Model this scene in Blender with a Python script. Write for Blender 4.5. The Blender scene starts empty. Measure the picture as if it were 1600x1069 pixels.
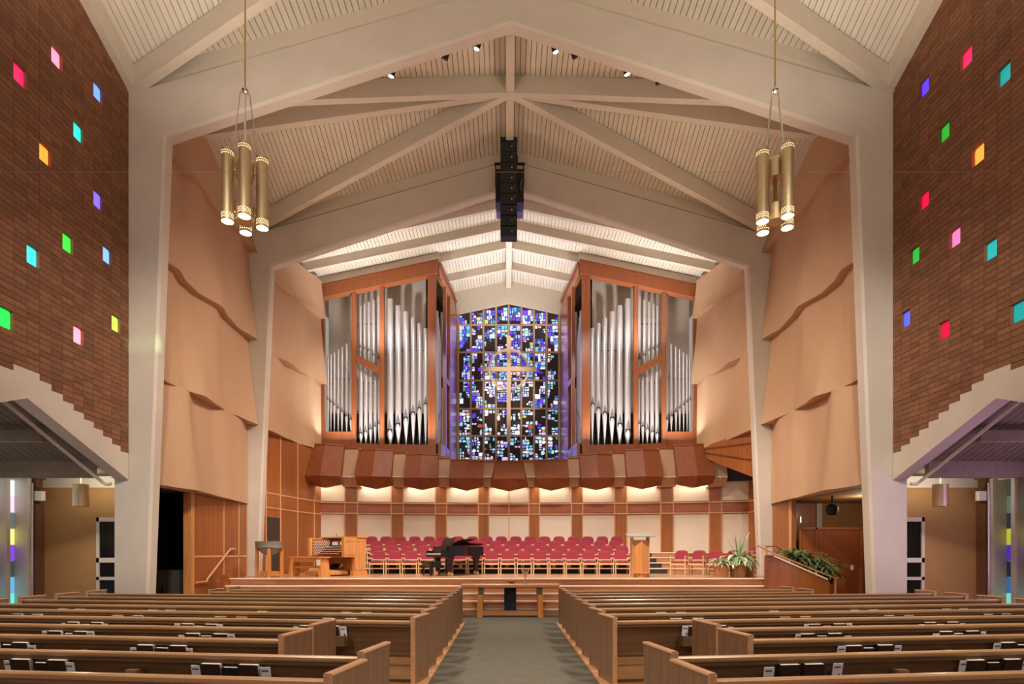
import bpy, math, random
from mathutils import Vector
random.seed(7)
SC = bpy.context.scene
COL = SC.collection

# ------------------------------------------------------------------ camera
F, PX, PY, EYE, CX = 910.0, 792.0, 867.0, 1.7, -0.09
cam_d = bpy.data.cameras.new('camera')
cam = bpy.data.objects.new('camera', cam_d)
COL.objects.link(cam)
cam.location = (CX, 0.0, EYE)
cam.rotation_euler = (math.pi / 2, 0, 0)
cam_d.sensor_width = 36.0
cam_d.lens = F / 1600 * 36.0
cam_d.shift_x = (800 - PX) / 1600
cam_d.shift_y = (PY - 534.5) / 1600
cam_d.clip_end = 200
SC.camera = cam

# ------------------------------------------------------------------ world, exposure
SC.view_settings.view_transform = 'Standard'
SC.view_settings.look = 'None'
SC.view_settings.gamma = 1.0
SC.view_settings.use_curve_mapping = False
SC.view_settings.exposure = 0.5
try:
    SC.cycles.max_bounces = 7
    SC.cycles.diffuse_bounces = 4
    SC.cycles.glossy_bounces = 3
except AttributeError:
    pass
world = bpy.data.worlds.new('world')
SC.world = world
world.use_nodes = True
wb = world.node_tree.nodes['Background']
wb.inputs[0].default_value = (1.0, 0.90, 0.78, 1)
wb.inputs[1].default_value = 0.25


def lamp(kind, loc, energy, color=(1, 0.85, 0.68), aim=None, size=0.3, size_y=None, spot=60, blend=0.6, name=None):
    d = bpy.data.lights.new(name or kind.lower() + '_lamp', kind)
    d.energy = energy
    d.color = color
    if kind == 'AREA':
        d.size = size
        if size_y:
            d.shape = 'RECTANGLE'
            d.size_y = size_y
    else:
        d.shadow_soft_size = size
    if kind == 'SPOT':
        d.spot_size = math.radians(spot)
        d.spot_blend = blend
    o = bpy.data.objects.new(name or kind.lower() + '_lamp', d)
    COL.objects.link(o)
    o.location = loc
    if aim is not None:
        v = Vector(aim) - Vector(loc)
        o.rotation_euler = v.to_track_quat('-Z', 'Y').to_euler()
    return o


WARM = (1.0, 0.84, 0.66)
NEUT = (1.0, 0.91, 0.80)
COOL = (1.0, 0.97, 0.92)
for s in (-1, 1):
    # added nave fill, standing for unseen chandeliers of the bays behind the camera
    lamp('POINT', (s * 4.7, 4.4, 7.8), 210, WARM, size=0.5)
    lamp('POINT', (s * 4.7, -1.6, 7.8), 320, WARM, size=0.5)
    lamp('SPOT', (s * 4.7, 4.4, 7.4), 1100, WARM, aim=(s * 4.7, 4.6, 0), size=0.4, spot=110)
    # wall washers aimed at the portal legs and the brick
    lamp('SPOT', (s * 3.0, 3.0, 9.5), 2200, NEUT, aim=(s * 8.2, 13.4, 5.0), size=0.3, spot=36, blend=1.0)
    # uplights on the boarded ceiling of the nave
    lamp('SPOT', (s * 6.5, 9.0, 8.6), 240, COOL, aim=(s * 5.5, 10.2, 15.0), size=0.4, spot=115, blend=1.0)
# track spots behind the portal, aimed at the platform and the choir
for i, (x, tx, ty, tz, e) in enumerate([(-3.0, -6.2, 20, 1.5, 2400), (-2.6, -3.5, 20.5, 1.2, 2600), (-0.8, -0.5, 21.5, 1.4, 2600),
                                     (-0.7, 0.0, 16.5, 0.5, 2200), (1.2, 1.5, 21.5, 1.4, 2600), (1.7, 4, 21, 1.4, 2600), (2.9, 6.8, 20, 1.2, 2600)]):
    lamp('SPOT', (x, 14.0, 13.6 - 0.33 * abs(x)), e, NEUT, aim=(tx, ty, tz), size=0.12, spot=44, blend=0.8)
for s in (-1, 1):
    # spots of the second portal aimed at the organ cases, the cross and the side panels
    lamp('SPOT', (s * 3.0, 20.2, 12.4), 500, COOL, aim=(s * 5.2, 24.8, 8.0), size=0.12, spot=70)
    lamp('SPOT', (s * 1.2, 20.2, 12.8), 700, WARM, aim=(0, 28.3, 9.6), size=0.1, spot=22)
    lamp('SPOT', (s * -2.5, 13.95, 12.8), 2600, WARM, aim=(s * 8.6, 18.0, 3.5), size=0.2, spot=62, blend=1.0)
    lamp('SPOT', (s * -2.0, 20.1, 12.6), 1100, WARM, aim=(s * 8.3, 23.0, 6.0), size=0.2, spot=52, blend=1.0)
    # unseen warm spots added to brighten the folded ceiling between the portals
    lamp('SPOT', (s * 6.0, 16.4, 9.0), 170, (1.0, 0.78, 0.55), aim=(s * 3.5, 16.4, 15.0), size=0.4, spot=125, blend=1.0)
    # uplights resting behind the canopy tops
    lamp('AREA', (s * 5.3, 24.05, 6.7), 85, COOL, aim=(s * 5.3, 24.9, 12.0), size=4.6, size_y=0.2)
    # uplights on the choir wall washing the boarded chancel ceiling
    lamp('SPOT', (s * 5.6, 23.3, 9.5), 650, COOL, aim=(s * 5.2, 24.0, 15.0), size=0.2, spot=120, blend=1.0)
    lamp('SPOT', (s * 1.5, 26.4, 9.5), 600, COOL, aim=(s * 1.0, 26.6, 15.0), size=0.2, spot=100, blend=1.0)

# daylight through the stained glass, and one beam through a green pane onto the left portal leg
lamp('AREA', (0, 28.55, 9.5), 60, (0.26, 0.22, 1.0), aim=(0, 20, 9.5), size=4.8, size_y=7.0)
lamp('SPOT', (8.7, 9.9, 7.8), 7000, (0.5, 1.0, 0.45), aim=(-8.33, 13.45, 6.57), size=0.02, spot=1.8, blend=1.0)
# lamp in the right side passage
lamp('POINT', (10.4, 17.0, 3.1), 22, WARM, size=0.15)

# ------------------------------------------------------------------ helpers


def at(px, py, Y):
    return Vector((CX + (px - PX) * Y / F, Y, EYE + (PY - py) * Y / F))


class MB:
    def __init__(self):
        self.v, self.f, self.c = [], [], []

    def add(self, vs, fs):
        n = len(self.v)
        self.v += [tuple(p) for p in vs]
        self.f += [tuple(i + n for i in f) for f in fs]
        return self

    def box(self, x0, x1, y0, y1, z0, z1):
        return self.hexa([(x0, y0, z0), (x1, y0, z0), (x1, y1, z0), (x0, y1, z0), (x0, y0, z1), (x1, y0, z1), (x1, y1, z1), (x0, y1, z1)])

    def hexa(self, p):
        return self.add(p, [(3, 2, 1, 0), (4, 5, 6, 7), (0, 1, 5, 4), (1, 2, 6, 5), (2, 3, 7, 6), (3, 0, 4, 7)])

    def bbox(self, x0, x1, y0, y1, z0, z1, b=0.01):
        """box with its four long upright and top edges chamfered (octagonal prism along x or z)"""
        dx, dy, dz = x1 - x0, y1 - y0, z1 - z0
        if dx >= dy and dx >= dz:
            poly = [(y0 + b, z0), (y1 - b, z0), (y1, z0 + b), (y1, z1 - b), (y1 - b, z1), (y0 + b, z1), (y0, z1 - b), (y0, z0 + b)]
            return self.prism([(x0, p[0], p[1]) for p in poly], (dx, 0, 0))
        if dy >= dz:
            poly = [(x0 + b, z0), (x0, z0 + b), (x0, z1 - b), (x0 + b, z1), (x1 - b, z1), (x1, z1 - b), (x1, z0 + b), (x1 - b, z0)]
            return self.prism([(p[0], y0, p[1]) for p in poly], (0, dy, 0))
        poly = [(x0 + b, y0), (x1 - b, y0), (x1, y0 + b), (x1, y1 - b), (x1 - b, y1), (x0 + b, y1), (x0, y1 - b), (x0, y0 + b)]
        return self.prism([(p[0], p[1], z0) for p in poly], (0, 0, dz))

    def prism(self, poly, d):
        n = len(poly)
        d = Vector(d)
        vs = [Vector(p) for p in poly] + [Vector(p) + d for p in poly]
        fs = [tuple(range(n - 1, -1, -1)), tuple(range(n, 2 * n))]
        fs += [(i, (i + 1) % n, n + (i + 1) % n, n + i) for i in range(n)]
        return self.add(vs, fs)

    def loft(self, rings, close=True, caps=True):
        n = len(rings[0])
        vs = [p for r in rings for p in r]
        fs = []
        for k in range(len(rings) - 1):
            for i in range(n if close else n - 1):
                j = (i + 1) % n
                fs.append((k * n + i, k * n + j, (k + 1) * n + j, (k + 1) * n + i))
        if caps:
            fs.append(tuple(range(n - 1, -1, -1)))
            fs.append(tuple((len(rings) - 1) * n + i for i in range(n)))
        return self.add(vs, fs)

    def cyl(self, p0, p1, r0, r1=None, n=10, caps=True):
        r1 = r0 if r1 is None else r1
        p0, p1 = Vector(p0), Vector(p1)
        d = (p1 - p0).normalized()
        a = d.orthogonal().normalized()
        b = d.cross(a)
        rings = [[p + (a * math.cos(2 * math.pi * i / n) + b * math.sin(2 * math.pi * i / n)) * r for i in range(n)] for p, r in ((p0, r0), (p1, r1))]
        return self.loft(rings, True, caps)

    def tube(self, pts, r, n=8):
        pts = [Vector(p) for p in pts]
        rings = []
        up = None
        for k, p in enumerate(pts):
            d = (pts[min(k + 1, len(pts) - 1)] - pts[max(k - 1, 0)]).normalized()
            a = d.orthogonal().normalized() if up is None else (up - d * up.dot(d)).normalized()
            up = a
            b = d.cross(a)
            rr = r[k] if isinstance(r, (list, tuple)) else r
            rings.append([p + (a * math.cos(2 * math.pi * i / n) + b * math.sin(2 * math.pi * i / n)) * rr for i in range(n)])
        return self.loft(rings)

    def lathe(self, prof, n=16, c=(0, 0, 0)):
        rings = [[(c[0] + r * math.cos(2 * math.pi * i / n), c[1] + r * math.sin(2 * math.pi * i / n), c[2] + z) for i in range(n)] for r, z in prof]
        return self.loft(rings)

    def beam(self, p0, p1, w, d):
        """bar whose underside runs p0-p1, width w across, depth d upward"""
        p0, p1 = Vector(p0), Vector(p1)
        h = (p1 - p0)
        s = Vector((h.y, -h.x, 0)).normalized() * (w / 2)
        u = Vector((0, 0, d))
        return self.hexa([p0 - s, p0 + s, p1 + s, p1 - s, p0 - s + u, p0 + s + u, p1 + s + u, p1 - s + u])

    def slab(self, a, b, z0, z1, t0, t1):
        """upright slab between plan points a, b; t = offset along the normal that faces -Y"""
        a, b = Vector((a[0], a[1], 0)), Vector((b[0], b[1], 0))
        d = (b - a).normalized()
        n = Vector((d.y, -d.x, 0))
        if n.y > 0:
            n = -n
        q = [a + n * t0, b + n * t0, b + n * t1, a + n * t1]
        lo = [p + Vector((0, 0, z0)) for p in q]
        hi = [p + Vector((0, 0, z1)) for p in q]
        return self.hexa(lo + hi)

    def quad(self, *p):
        return self.add(p, [tuple(range(len(p)))])

    def mesh(self, name, mat, smooth=False, org=None):
        me = bpy.data.meshes.new(name)
        vs = self.v if org is None else [(p[0] - org[0], p[1] - org[1], p[2] - org[2]) for p in self.v]
        me.from_pydata([tuple(p) for p in vs], [], self.f)
        if mat:
            me.materials.append(mat)
        if smooth:
            for p in me.polygons:
                p.use_smooth = True
            try:
                me.set_sharp_from_angle(angle=math.radians(38))
            except Exception:
                pass
        me.update()
        return me

    def build(self, name, mat, parent=None, smooth=False, org=None, loc=None, fix=True):
        me = self.mesh(name, mat, smooth, org)
        if fix:
            import bmesh
            bm = bmesh.new()
            bm.from_mesh(me)
            bmesh.ops.recalc_face_normals(bm, faces=bm.faces)
            bm.to_mesh(me)
            bm.free()
        o = bpy.data.objects.new(name, me)
        COL.objects.link(o)
        if parent:
            o.parent = parent
        if loc is not None:
            o.location = loc
        return o


def tag(o, label=None, cat=None, group=None, kind=None):
    if label:
        o['label'] = label
    if cat:
        o['category'] = cat
    if group:
        o['group'] = group
    if kind:
        o['kind'] = kind
    return o


def thing(name, label, cat, loc=(0, 0, 0), rz=0.0, group=None, kind=None):
    o = bpy.data.objects.new(name, None)
    o.empty_display_size = 0.1
    COL.objects.link(o)
    o.location = loc
    o.rotation_euler = (0, 0, rz)
    return tag(o, label, cat, group, kind)


def link_mesh(name, me, parent=None, loc=(0, 0, 0), rot=(0, 0, 0)):
    o = bpy.data.objects.new(name, me)
    COL.objects.link(o)
    o.parent = parent
    o.location = loc
    o.rotation_euler = rot
    return o


def copy_tree(o, parent=None):
    c = o.copy()
    COL.objects.link(c)
    c.parent = parent
    for ch in list(o.children):
        copy_tree(ch, c)
    return c


# ------------------------------------------------------------------ materials
def lin(c):
    return tuple((v / 255 / 12.92) if v / 255 <= 0.04045 else ((v / 255 + 0.055) / 1.055) ** 2.4 for v in c) + (1,)


def base_mat(name):
    m = bpy.data.materials.new(name)
    m.use_nodes = True
    nt = m.node_tree
    return m, nt, nt.nodes['Principled BSDF']


def mat(name, rgb, rough=0.6, metal=0.0, var=0.12, scale=6.0, bump=0.0, bscale=60.0, stretch=(1, 1, 1), spec=0.5, coat=0.0, rand=0.0):
    m, nt, b = base_mat(name)
    N, L = nt.nodes, nt.links
    c = lin(rgb)
    tc = N.new('ShaderNodeTexCoord')
    mp = N.new('ShaderNodeMapping')
    mp.inputs['Scale'].default_value = stretch
    L.new(tc.outputs['Object'], mp.inputs['Vector'])
    nz = N.new('ShaderNodeTexNoise')
    nz.inputs['Scale'].default_value = scale
    nz.inputs['Detail'].default_value = 5
    L.new(mp.outputs[0], nz.inputs['Vector'])
    mx = N.new('ShaderNodeMix')
    mx.data_type = 'RGBA'
    mx.inputs[6].default_value = tuple(v * (1 - var) for v in c[:3]) + (1,)
    mx.inputs[7].default_value = tuple(min(1, v * (1 + var)) for v in c[:3]) + (1,)
    mr = N.new('ShaderNodeMapRange')
    mr.inputs[1].default_value = 0.3
    mr.inputs[2].default_value = 0.7
    L.new(nz.outputs[0], mr.inputs[0])
    L.new(mr.outputs[0], mx.inputs[0])
    out = mx.outputs[2]
    if rand:
        oi = N.new('ShaderNodeObjectInfo')
        ge = N.new('ShaderNodeNewGeometry')
        ad = N.new('ShaderNodeMath')
        ad.operation = 'ADD'
        L.new(oi.outputs['Random'], ad.inputs[0])
        L.new(ge.outputs['Random Per Island'], ad.inputs[1])
        fr = N.new('ShaderNodeMath')
        fr.operation = 'FRACT'
        L.new(ad.outputs[0], fr.inputs[0])
        m2 = N.new('ShaderNodeMapRange')
        m2.inputs[3].default_value = 1 - rand
        m2.inputs[4].default_value = 1 + rand
        L.new(fr.outputs[0], m2.inputs[0])
        hs = N.new('ShaderNodeHueSaturation')
        L.new(m2.outputs[0], hs.inputs['Value'])
        L.new(out, hs.inputs['Color'])
        out = hs.outputs[0]
    L.new(out, b.inputs['Base Color'])
    b.inputs['Roughness'].default_value = rough
    b.inputs['Metallic'].default_value = metal
    b.inputs['Specular IOR Level'].default_value = spec
    b.inputs['Coat Weight'].default_value = coat
    b.inputs['Coat Roughness'].default_value = 0.15
    if bump:
        n2 = N.new('ShaderNodeTexNoise')
        n2.inputs['Scale'].default_value = bscale
        n2.inputs['Detail'].default_value = 3
        L.new(tc.outputs['Object'], n2.inputs['Vector'])
        bp = N.new('ShaderNodeBump')
        bp.inputs['Strength'].default_value = bump
        bp.inputs['Distance'].default_value = 0.02
        L.new(n2.outputs[0], bp.inputs['Height'])
        L.new(bp.outputs[0], b.inputs['Normal'])
    return m


def wood(name, rgb, axis='z', rough=0.4, var=0.22, scale=9.0, coat=0.15, rand=0.0):
    st = {'x': (0.12, 2.2, 2.2), 'y': (2.2, 0.12, 2.2), 'z': (2.2, 2.2, 0.12)}[axis]
    return mat(name, rgb, rough, 0, var, scale, 0, 60, st, 0.4, coat, rand)


def emit(name, rgb, strength):
    m, nt, b = base_mat(name)
    b.inputs['Base Color'].default_value = lin(rgb)
    b.inputs['Emission Color'].default_value = lin(rgb)
    b.inputs['Emission Strength'].default_value = strength
    b.inputs['Roughness'].default_value = 0.25
    return m


M = dict(
    concrete=mat('painted_concrete', (205, 193, 180), 0.75, var=0.04, scale=1.5, bump=0.35, bscale=55),
    ceil=mat('ceiling_paint', (214, 204, 188), 0.7, var=0.04, scale=2, rand=0.03),
    groove=mat('ceiling_groove', (64, 55, 46), 0.9),
    beam=mat('beam_paint', (206, 194, 178), 0.65, var=0.03),
    brick=mat('brick_face', (126, 84, 57), 0.85, var=0.16, scale=14, bump=0.3, bscale=90, rand=0.2),
    mortar=mat('mortar', (70, 48, 36), 0.9),
    tan=mat('acoustic_panel_fabric', (194, 157, 125), 0.85, var=0.02, scale=3),
    cream=mat('cream_fabric', (226, 208, 188), 0.9, var=0.02, scale=30, bump=0.15, bscale=300),
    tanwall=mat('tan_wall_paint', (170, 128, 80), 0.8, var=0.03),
    darkwall=mat('painted_room_shade', (62, 50, 40), 0.9),  # shade of the unlit side room, put into the wall colour
    cherry_z=wood('cherry_veneer', (150, 82, 48), 'z', 0.35, 0.12, 5, 0.3),
    cherry_x=wood('cherry_veneer_band', (160, 88, 54), 'x', 0.35, 0.12, 5, 0.3),
    canopy=wood('canopy_veneer', (140, 77, 42), 'z', 0.5, 0.12, 4, 0.0),
    case=wood('organ_case_wood', (156, 90, 54), 'z', 0.3, 0.10, 5, 0.4),
    trimwood=wood('light_wood_trim', (214, 160, 116), 'z', 0.4, 0.08, 5),
    panel_z=wood('wall_panel_wood', (156, 92, 46), 'z', 0.4, 0.15, 4, 0.15, 0.10),
    pew_x=wood('pew_oak_long', (104, 78, 55), 'x', 0.38, 0.22, 9, 0.2),
    pew_rail=wood('pew_rail_oak', (166, 128, 92), 'x', 0.3, 0.18, 9, 0.3),
    pew_z=wood('pew_end_oak', (134, 102, 76), 'z', 0.4, 0.2, 9, 0.15),
    pew_cap=wood('pew_end_cap_oak', (180, 138, 104), 'y', 0.35, 0.15, 9, 0.2),
    oak=wood('console_oak', (216, 146, 80), 'z', 0.4, 0.14, 9, 0.2),
    oak_x=wood('table_oak', (190, 138, 94), 'x', 0.4, 0.16, 9, 0.2),
    chairwood=wood('chair_maple', (220, 184, 138), 'z', 0.4, 0.08, 9),
    stepwood=wood('step_oak', (190, 136, 98), 'x', 0.35, 0.2, 7, 0.2),
    riserwood=wood('riser_oak', (192, 136, 96), 'x', 0.35, 0.22, 7, 0.2, 0.16),
    nosing=wood('step_nosing', (248, 230, 206), 'x', 0.35, 0.06, 7),
    stagefloor=wood('platform_floor', (190, 142, 108), 'x', 0.3, 0.05, 3, 0.3),
    floor=wood('floor_oak', (150, 108, 72), 'x', 0.4, 0.15, 6),
    carpet=mat('carpet_grey_green', (104, 101, 92), 0.95, var=0.12, scale=9, bump=0.5, bscale=220, stretch=(0.5, 1.5, 1), spec=0.1),
    maroon=mat('maroon_upholstery', (150, 56, 68), 0.85, var=0.06, scale=25, spec=0.2),
    black=mat('black_lacquer', (16, 15, 15), 0.32, var=0.05),
    blackmatte=mat('black_speaker_paint', (30, 30, 32), 0.6, var=0.08),
    charcoal=mat('charcoal_carpet_and_shade', (58, 50, 54), 0.95),
    pipe=mat('pipe_tin', (206, 203, 204), 0.36, 0.4, var=0.03, scale=3),
    mouth=mat('pipe_mouth_shadow', (34, 32, 36), 0.5, 0.0, var=0.05),
    bronze=mat('brushed_brass', (208, 184, 146), 0.46, 0.8, var=0.05, scale=30, stretch=(1, 1, 0.05)),
    steel=mat('brushed_steel', (200, 196, 190), 0.3, 0.9, var=0.04),
    silver=mat('silver', (225, 222, 215), 0.15, 1.0, var=0.02),
    gold=mat('brass', (205, 165, 90), 0.3, 0.9, var=0.03),
    white=mat('white_enamel', (236, 232, 224), 0.5, var=0.02),
    paper=mat('page_paper', (236, 230, 222), 0.8, var=0.03),
    card=mat('card_paper', (232, 228, 240), 0.8, var=0.03),
    print=mat('card_print', (90, 100, 150), 0.8),
    hymnal=mat('hymnal_cover', (48, 28, 22), 0.5, var=0.1),
    bible=mat('bible_cover', (20, 17, 18), 0.5, var=0.1),
    matrix=mat('glass_matrix_resin', (62, 48, 42), 0.8, var=0.15, scale=2),
    mullion=mat('mullion_paint', (186, 160, 134), 0.6),
    cross=mat('cross_wood', (226, 200, 166), 0.55, var=0.03),
    stone=mat('font_stone', (150, 146, 138), 0.5, var=0.1, scale=20),
    navy=mat('navy_cloth', (38, 42, 58), 0.9),
    wicker=mat('wicker', (188, 128, 76), 0.7, var=0.2, scale=40),
    fern=mat('fern_leaf', (100, 126, 76), 0.6, var=0.3, scale=4),
    pale=mat('variegated_leaf', (196, 208, 172), 0.55, var=0.15, scale=8),
    green=mat('leaf_green', (120, 146, 96), 0.55, var=0.2, scale=8),
    soil=mat('soil', (40, 30, 22), 0.9),
    lampglow=emit('lamp_glow', (255, 236, 200), 14),
    softglow=emit('soft_lamp_glow', (255, 240, 205), 2.5),
    hole=emit('perforation_glow', (255, 225, 170), 2.0),
    backing=mat('organ_backing', (196, 184, 172), 0.8, var=0.03),
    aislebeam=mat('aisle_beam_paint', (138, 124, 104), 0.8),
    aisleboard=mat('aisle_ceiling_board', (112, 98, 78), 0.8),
    lip=mat('pipe_lip', (120, 118, 124), 0.4, 0.2),
    whiteplate=mat('switch_plate', (240, 238, 232), 0.4),
    dark=mat('dark_glass', (14, 12, 12), 0.1),
    greybox=mat('grey_cabinet', (96, 92, 84), 0.6),
)


def vgrad():
    m, nt, b = base_mat('stained_glass')
    a = nt.nodes.new('ShaderNodeVertexColor')
    a.layer_name = 'tint'
    nt.links.new(a.outputs[0], b.inputs['Emission Color'])
    nt.links.new(a.outputs[0], b.inputs['Base Color'])
    b.inputs['Emission Strength'].default_value = 0.68
    b.inputs['Roughness'].default_value = 0.2
    return m


M['glass'] = vgrad()

# ================================================================== STRUCTURE
YF = [1.6, 7.65, 13.45, 19.5]          # portal frames
WX = 8.82                              # brick face
FT, RG = 14.9, 15.3                    # frame apex, roof ridge


def roof_main(x):
    return RG - 0.2767 * abs(x)


floor = MB().box(-12.6, 12.6, -3, 30, -0.2, 0).build('floor', M['floor'])
tag(floor, 'brown oak floor under the pews', 'floor', kind='structure')
cp = MB().box(-1.12, 1.12, -3, 14.6, 0, 0.012).box(-8.3, 8.3, 14.6, 16.2, 0, 0.012).build('carpet_runner', M['carpet'])
tag(cp, 'grey green carpet of the centre aisle and the area before the steps', 'carpet', kind='structure')
for s in (-1, 1):
    b = MB().box(*sorted((s * 1.12, s * 1.34)), -3, 14.4, 0, 0.03).build('trim_%d' % (1 if s < 0 else 2), M['trimwood'])
    tag(b, 'light wood border strip along the %s edge of the aisle carpet' % ('left' if s < 0 else 'right'), 'floor trim', kind='structure')


def portal(Y, z0, label):
    out = [(-9.15, z0), (-9.15, FT - 0.2874 * 9.15), (0, FT), (9.15, FT - 0.2874 * 9.15), (9.15, z0)]
    inn = [(-8.41, z0), (-7.98, 11.37), (0, 14.0), (7.98, 11.37), (8.41, z0)]
    m = MB()
    t, b = 0.3, 0.05
    rings = [[(o[0], Y, o[1]), (i[0] - (b if i[0] < 0 else -b if i[0] > 0 else 0), Y, i[1] + (b if abs(i[0]) < 8.2 else 0)), (i[0], Y + b, i[1]), (i[0], Y + t, i[1]), (o[0], Y + t, o[1])] for o, i in zip(out, inn)]
    m.loft(rings)
    o = m.build('portal_frame', M['concrete'])
    tag(o, label, 'portal frame', 'concrete portal frames', 'structure')
    # timber strip between frame and roof boards
    p = MB()
    for s in (-1, 1):
        a0, a1 = 0, s * 9.15
        g_ = .06
        p.hexa([(a0, Y + .06, FT + g_), (a1, Y + .06, FT + g_ - 0.2874 * 9.15), (a1, Y + .24, FT + g_ - 0.2874 * 9.15), (a0, Y + .24, FT + g_),
                (a0, Y + .06, roof_main(0)), (a1, Y + .06, roof_main(a1)), (a1, Y + .24, roof_main(a1)), (a0, Y + .24, roof_main(0))])
    p.build('top_purlin', M['beam'], o)
    gq = MB()
    for s in (-1, 1):
        gq.hexa([(0, Y + .16, FT - .02), (s * 9.15, Y + .16, FT - .02 - 0.2874 * 9.15), (s * 9.15, Y + .2, FT - .02 - 0.2874 * 9.15), (0, Y + .2, FT - .02), (0, Y + .16, FT + .08), (s * 9.15, Y + .16, FT + .08 - 0.2874 * 9.15), (s * 9.15, Y + .2, FT + .08 - 0.2874 * 9.15), (0, Y + .2, FT + .08)])
    gq.build('painted_shadow_line', M['groove'], o)  # dark strip behind the gap, its colour paints the shadow line
    return o


portal(YF[2], 0, 'big white concrete portal frame with tapering legs at the front of the nave')
portal(YF[3], 1.0, 'white concrete portal frame standing on the platform behind the first one')


# ---- ceiling boards: real strips clipped to each facet
def clip(poly, x0, x1):
    def cut(pl, xv, keep):
        out = []
        for i in range(len(pl)):
            a, b = pl[i], pl[(i + 1) % len(pl)]
            ia, ib = keep(a[0], xv), keep(b[0], xv)
            if ia:
                out.append(a)
            if ia != ib:
                t = (xv - a[0]) / (b[0] - a[0])
                out.append((xv, a[1] + t * (b[1] - a[1])))
        return out
    p = cut(poly, x0, lambda v, k: v >= k)
    return cut(p, x1, lambda v, k: v <= k) if len(p) > 2 else []


def board_facet(mb, back, poly, zf, w=0.14, g=0.015):
    xs = [p[0] for p in poly]
    k = math.floor(min(xs) / w)
    while k * w < max(xs):
        c = clip(poly, k * w + g / 2, (k + 1) * w - g / 2)
        if len(c) > 2:
            n = len(c)
            lo = [(x, y, zf(x, y)) for x, y in c]
            hi = [(x, y, zf(x, y) + 0.03) for x, y in c]
            mb.add(lo + hi, [tuple(range(n))] + [(i, n + i, n + (i + 1) % n, (i + 1) % n) for i in range(n)])
        k += 1
    back.quad(*[(x, y, zf(x, y) + 0.03) for x, y in poly])


def bay_roof(y0, y1, nm, label):
    mid = (y0 + y1) / 2
    h = (y1 - y0) / 2
    E = 9.2

    def z1(x, y):
        return roof_main(x)

    def z2(x, y):
        return RG - (1.24 / WX) * abs(x) - (1.2 / h) * abs(y - mid) * 1.0
    mb, bk = MB(), MB()
    for s in (-1, 1):
        for yf in (y0, y1):
            # crease runs from the hub (0, mid) to the corner (s*WX, yf)
            ex = s * E
            board_facet(mb, bk, [(0, yf), (0, mid), (s * WX, yf)], z1)
            board_facet(mb, bk, [(0, mid), (s * WX, yf), (ex, yf), (ex, mid)], z2)
    o = bk.build('ceiling', M['groove'], fix=False)
    tag(o, label, 'ceiling', kind='structure')
    tag(mb.build('ceiling_boards', M['ceil'], o, fix=False), kind='stuff')
    # beams
    def bm(a, b, w=0.2, d=0.5):
        r = MB().beam(a, b, w, d).build('ceiling_beam', M['beam'], o)
        return r
    zb = RG - 0.5
    for s in (-1, 1):
        bm((0, mid, zb), (s * WX, mid, zb - 1.24))
        for yf, d in ((y0, 1), (y1, -1)):
            bm((0, mid, zb), (s * WX, yf + d * (0.35 if yf == y0 else 0.08), zb - 2.44))
            bm((s * (WX - .08), yf + d * 0.05, zb - 2.44), (s * (WX - .08), mid, zb - 1.24), 0.18)
    MB().box(-0.115, 0.115, y0 + .1, y1, zb + .002, RG).build('ridge_beam', M['beam'], o)
    return o


bay_roof(YF[0], YF[1], 'ceiling', 'cream boarded folded ceiling over the rear pews, above the camera')
bay_roof(YF[1], YF[2] + .12, 'ceiling', 'cream boarded folded ceiling above the pews, in front of the first portal')
bay_roof(YF[2] + .12, YF[3] + .12, 'ceiling', 'cream boarded folded ceiling with beams meeting at a hub between the portals')
# chancel roof
CR, CS = 15.2, 0.21
cz = lambda x, y: CR - CS * abs(x)
mb, bk = MB(), MB()
for s in (-1, 1):
    board_facet(mb, bk, [(0, 19.75), (0, 29.0), (s * 8.9, 29.0), (s * 8.9, 19.75)], cz)
co = bk.build('ceiling', M['groove'], fix=False)
tag(co, 'bright white boarded ceiling over the choir and the organ', 'ceiling', kind='structure')
tag(mb.build('ceiling_boards', M['ceil'], co, fix=False), kind='stuff')
for Y, xe in ((22.05, 8.6), (23.5, 8.3), (26.85, 2.9)):
    for s in (-1, 1):
        MB().beam((0, Y, CR - .35), (s * xe, Y, CR - .35 - CS * xe), 0.16, 0.35).build('ceiling_beam', M['beam'], co)
for s in (-1, 1):
    MB().beam((0, 25.0, CR - .35), (s * 3.0, 25.0, CR - .35 - CS * 3.0), 0.16, 0.35).build('ceiling_beam', M['beam'], co)
MB().box(-0.13, 0.13, 19.8, 28.75, CR - .36, CR).build('ridge_beam', M['beam'], co)
# infill above the second portal
p = MB()
for s in (-1, 1):
    p.hexa([(0, 19.6, FT - .1), (s * 9.2, 19.6, FT - .1 - 0.2874 * 9.2), (s * 9.2, 19.72, FT - .1 - 0.2874 * 9.2), (0, 19.72, FT - .1),
            (0, 19.6, RG), (s * 9.2, 19.6, CR - CS * 9.2 + .1), (s * 9.2, 19.72, CR - CS * 9.2 + .1), (0, 19.72, RG)])
tag(p.build('wall_above_portal', M['beam']), 'narrow painted infill between the second portal and the roof', 'wall', kind='structure')

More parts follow.
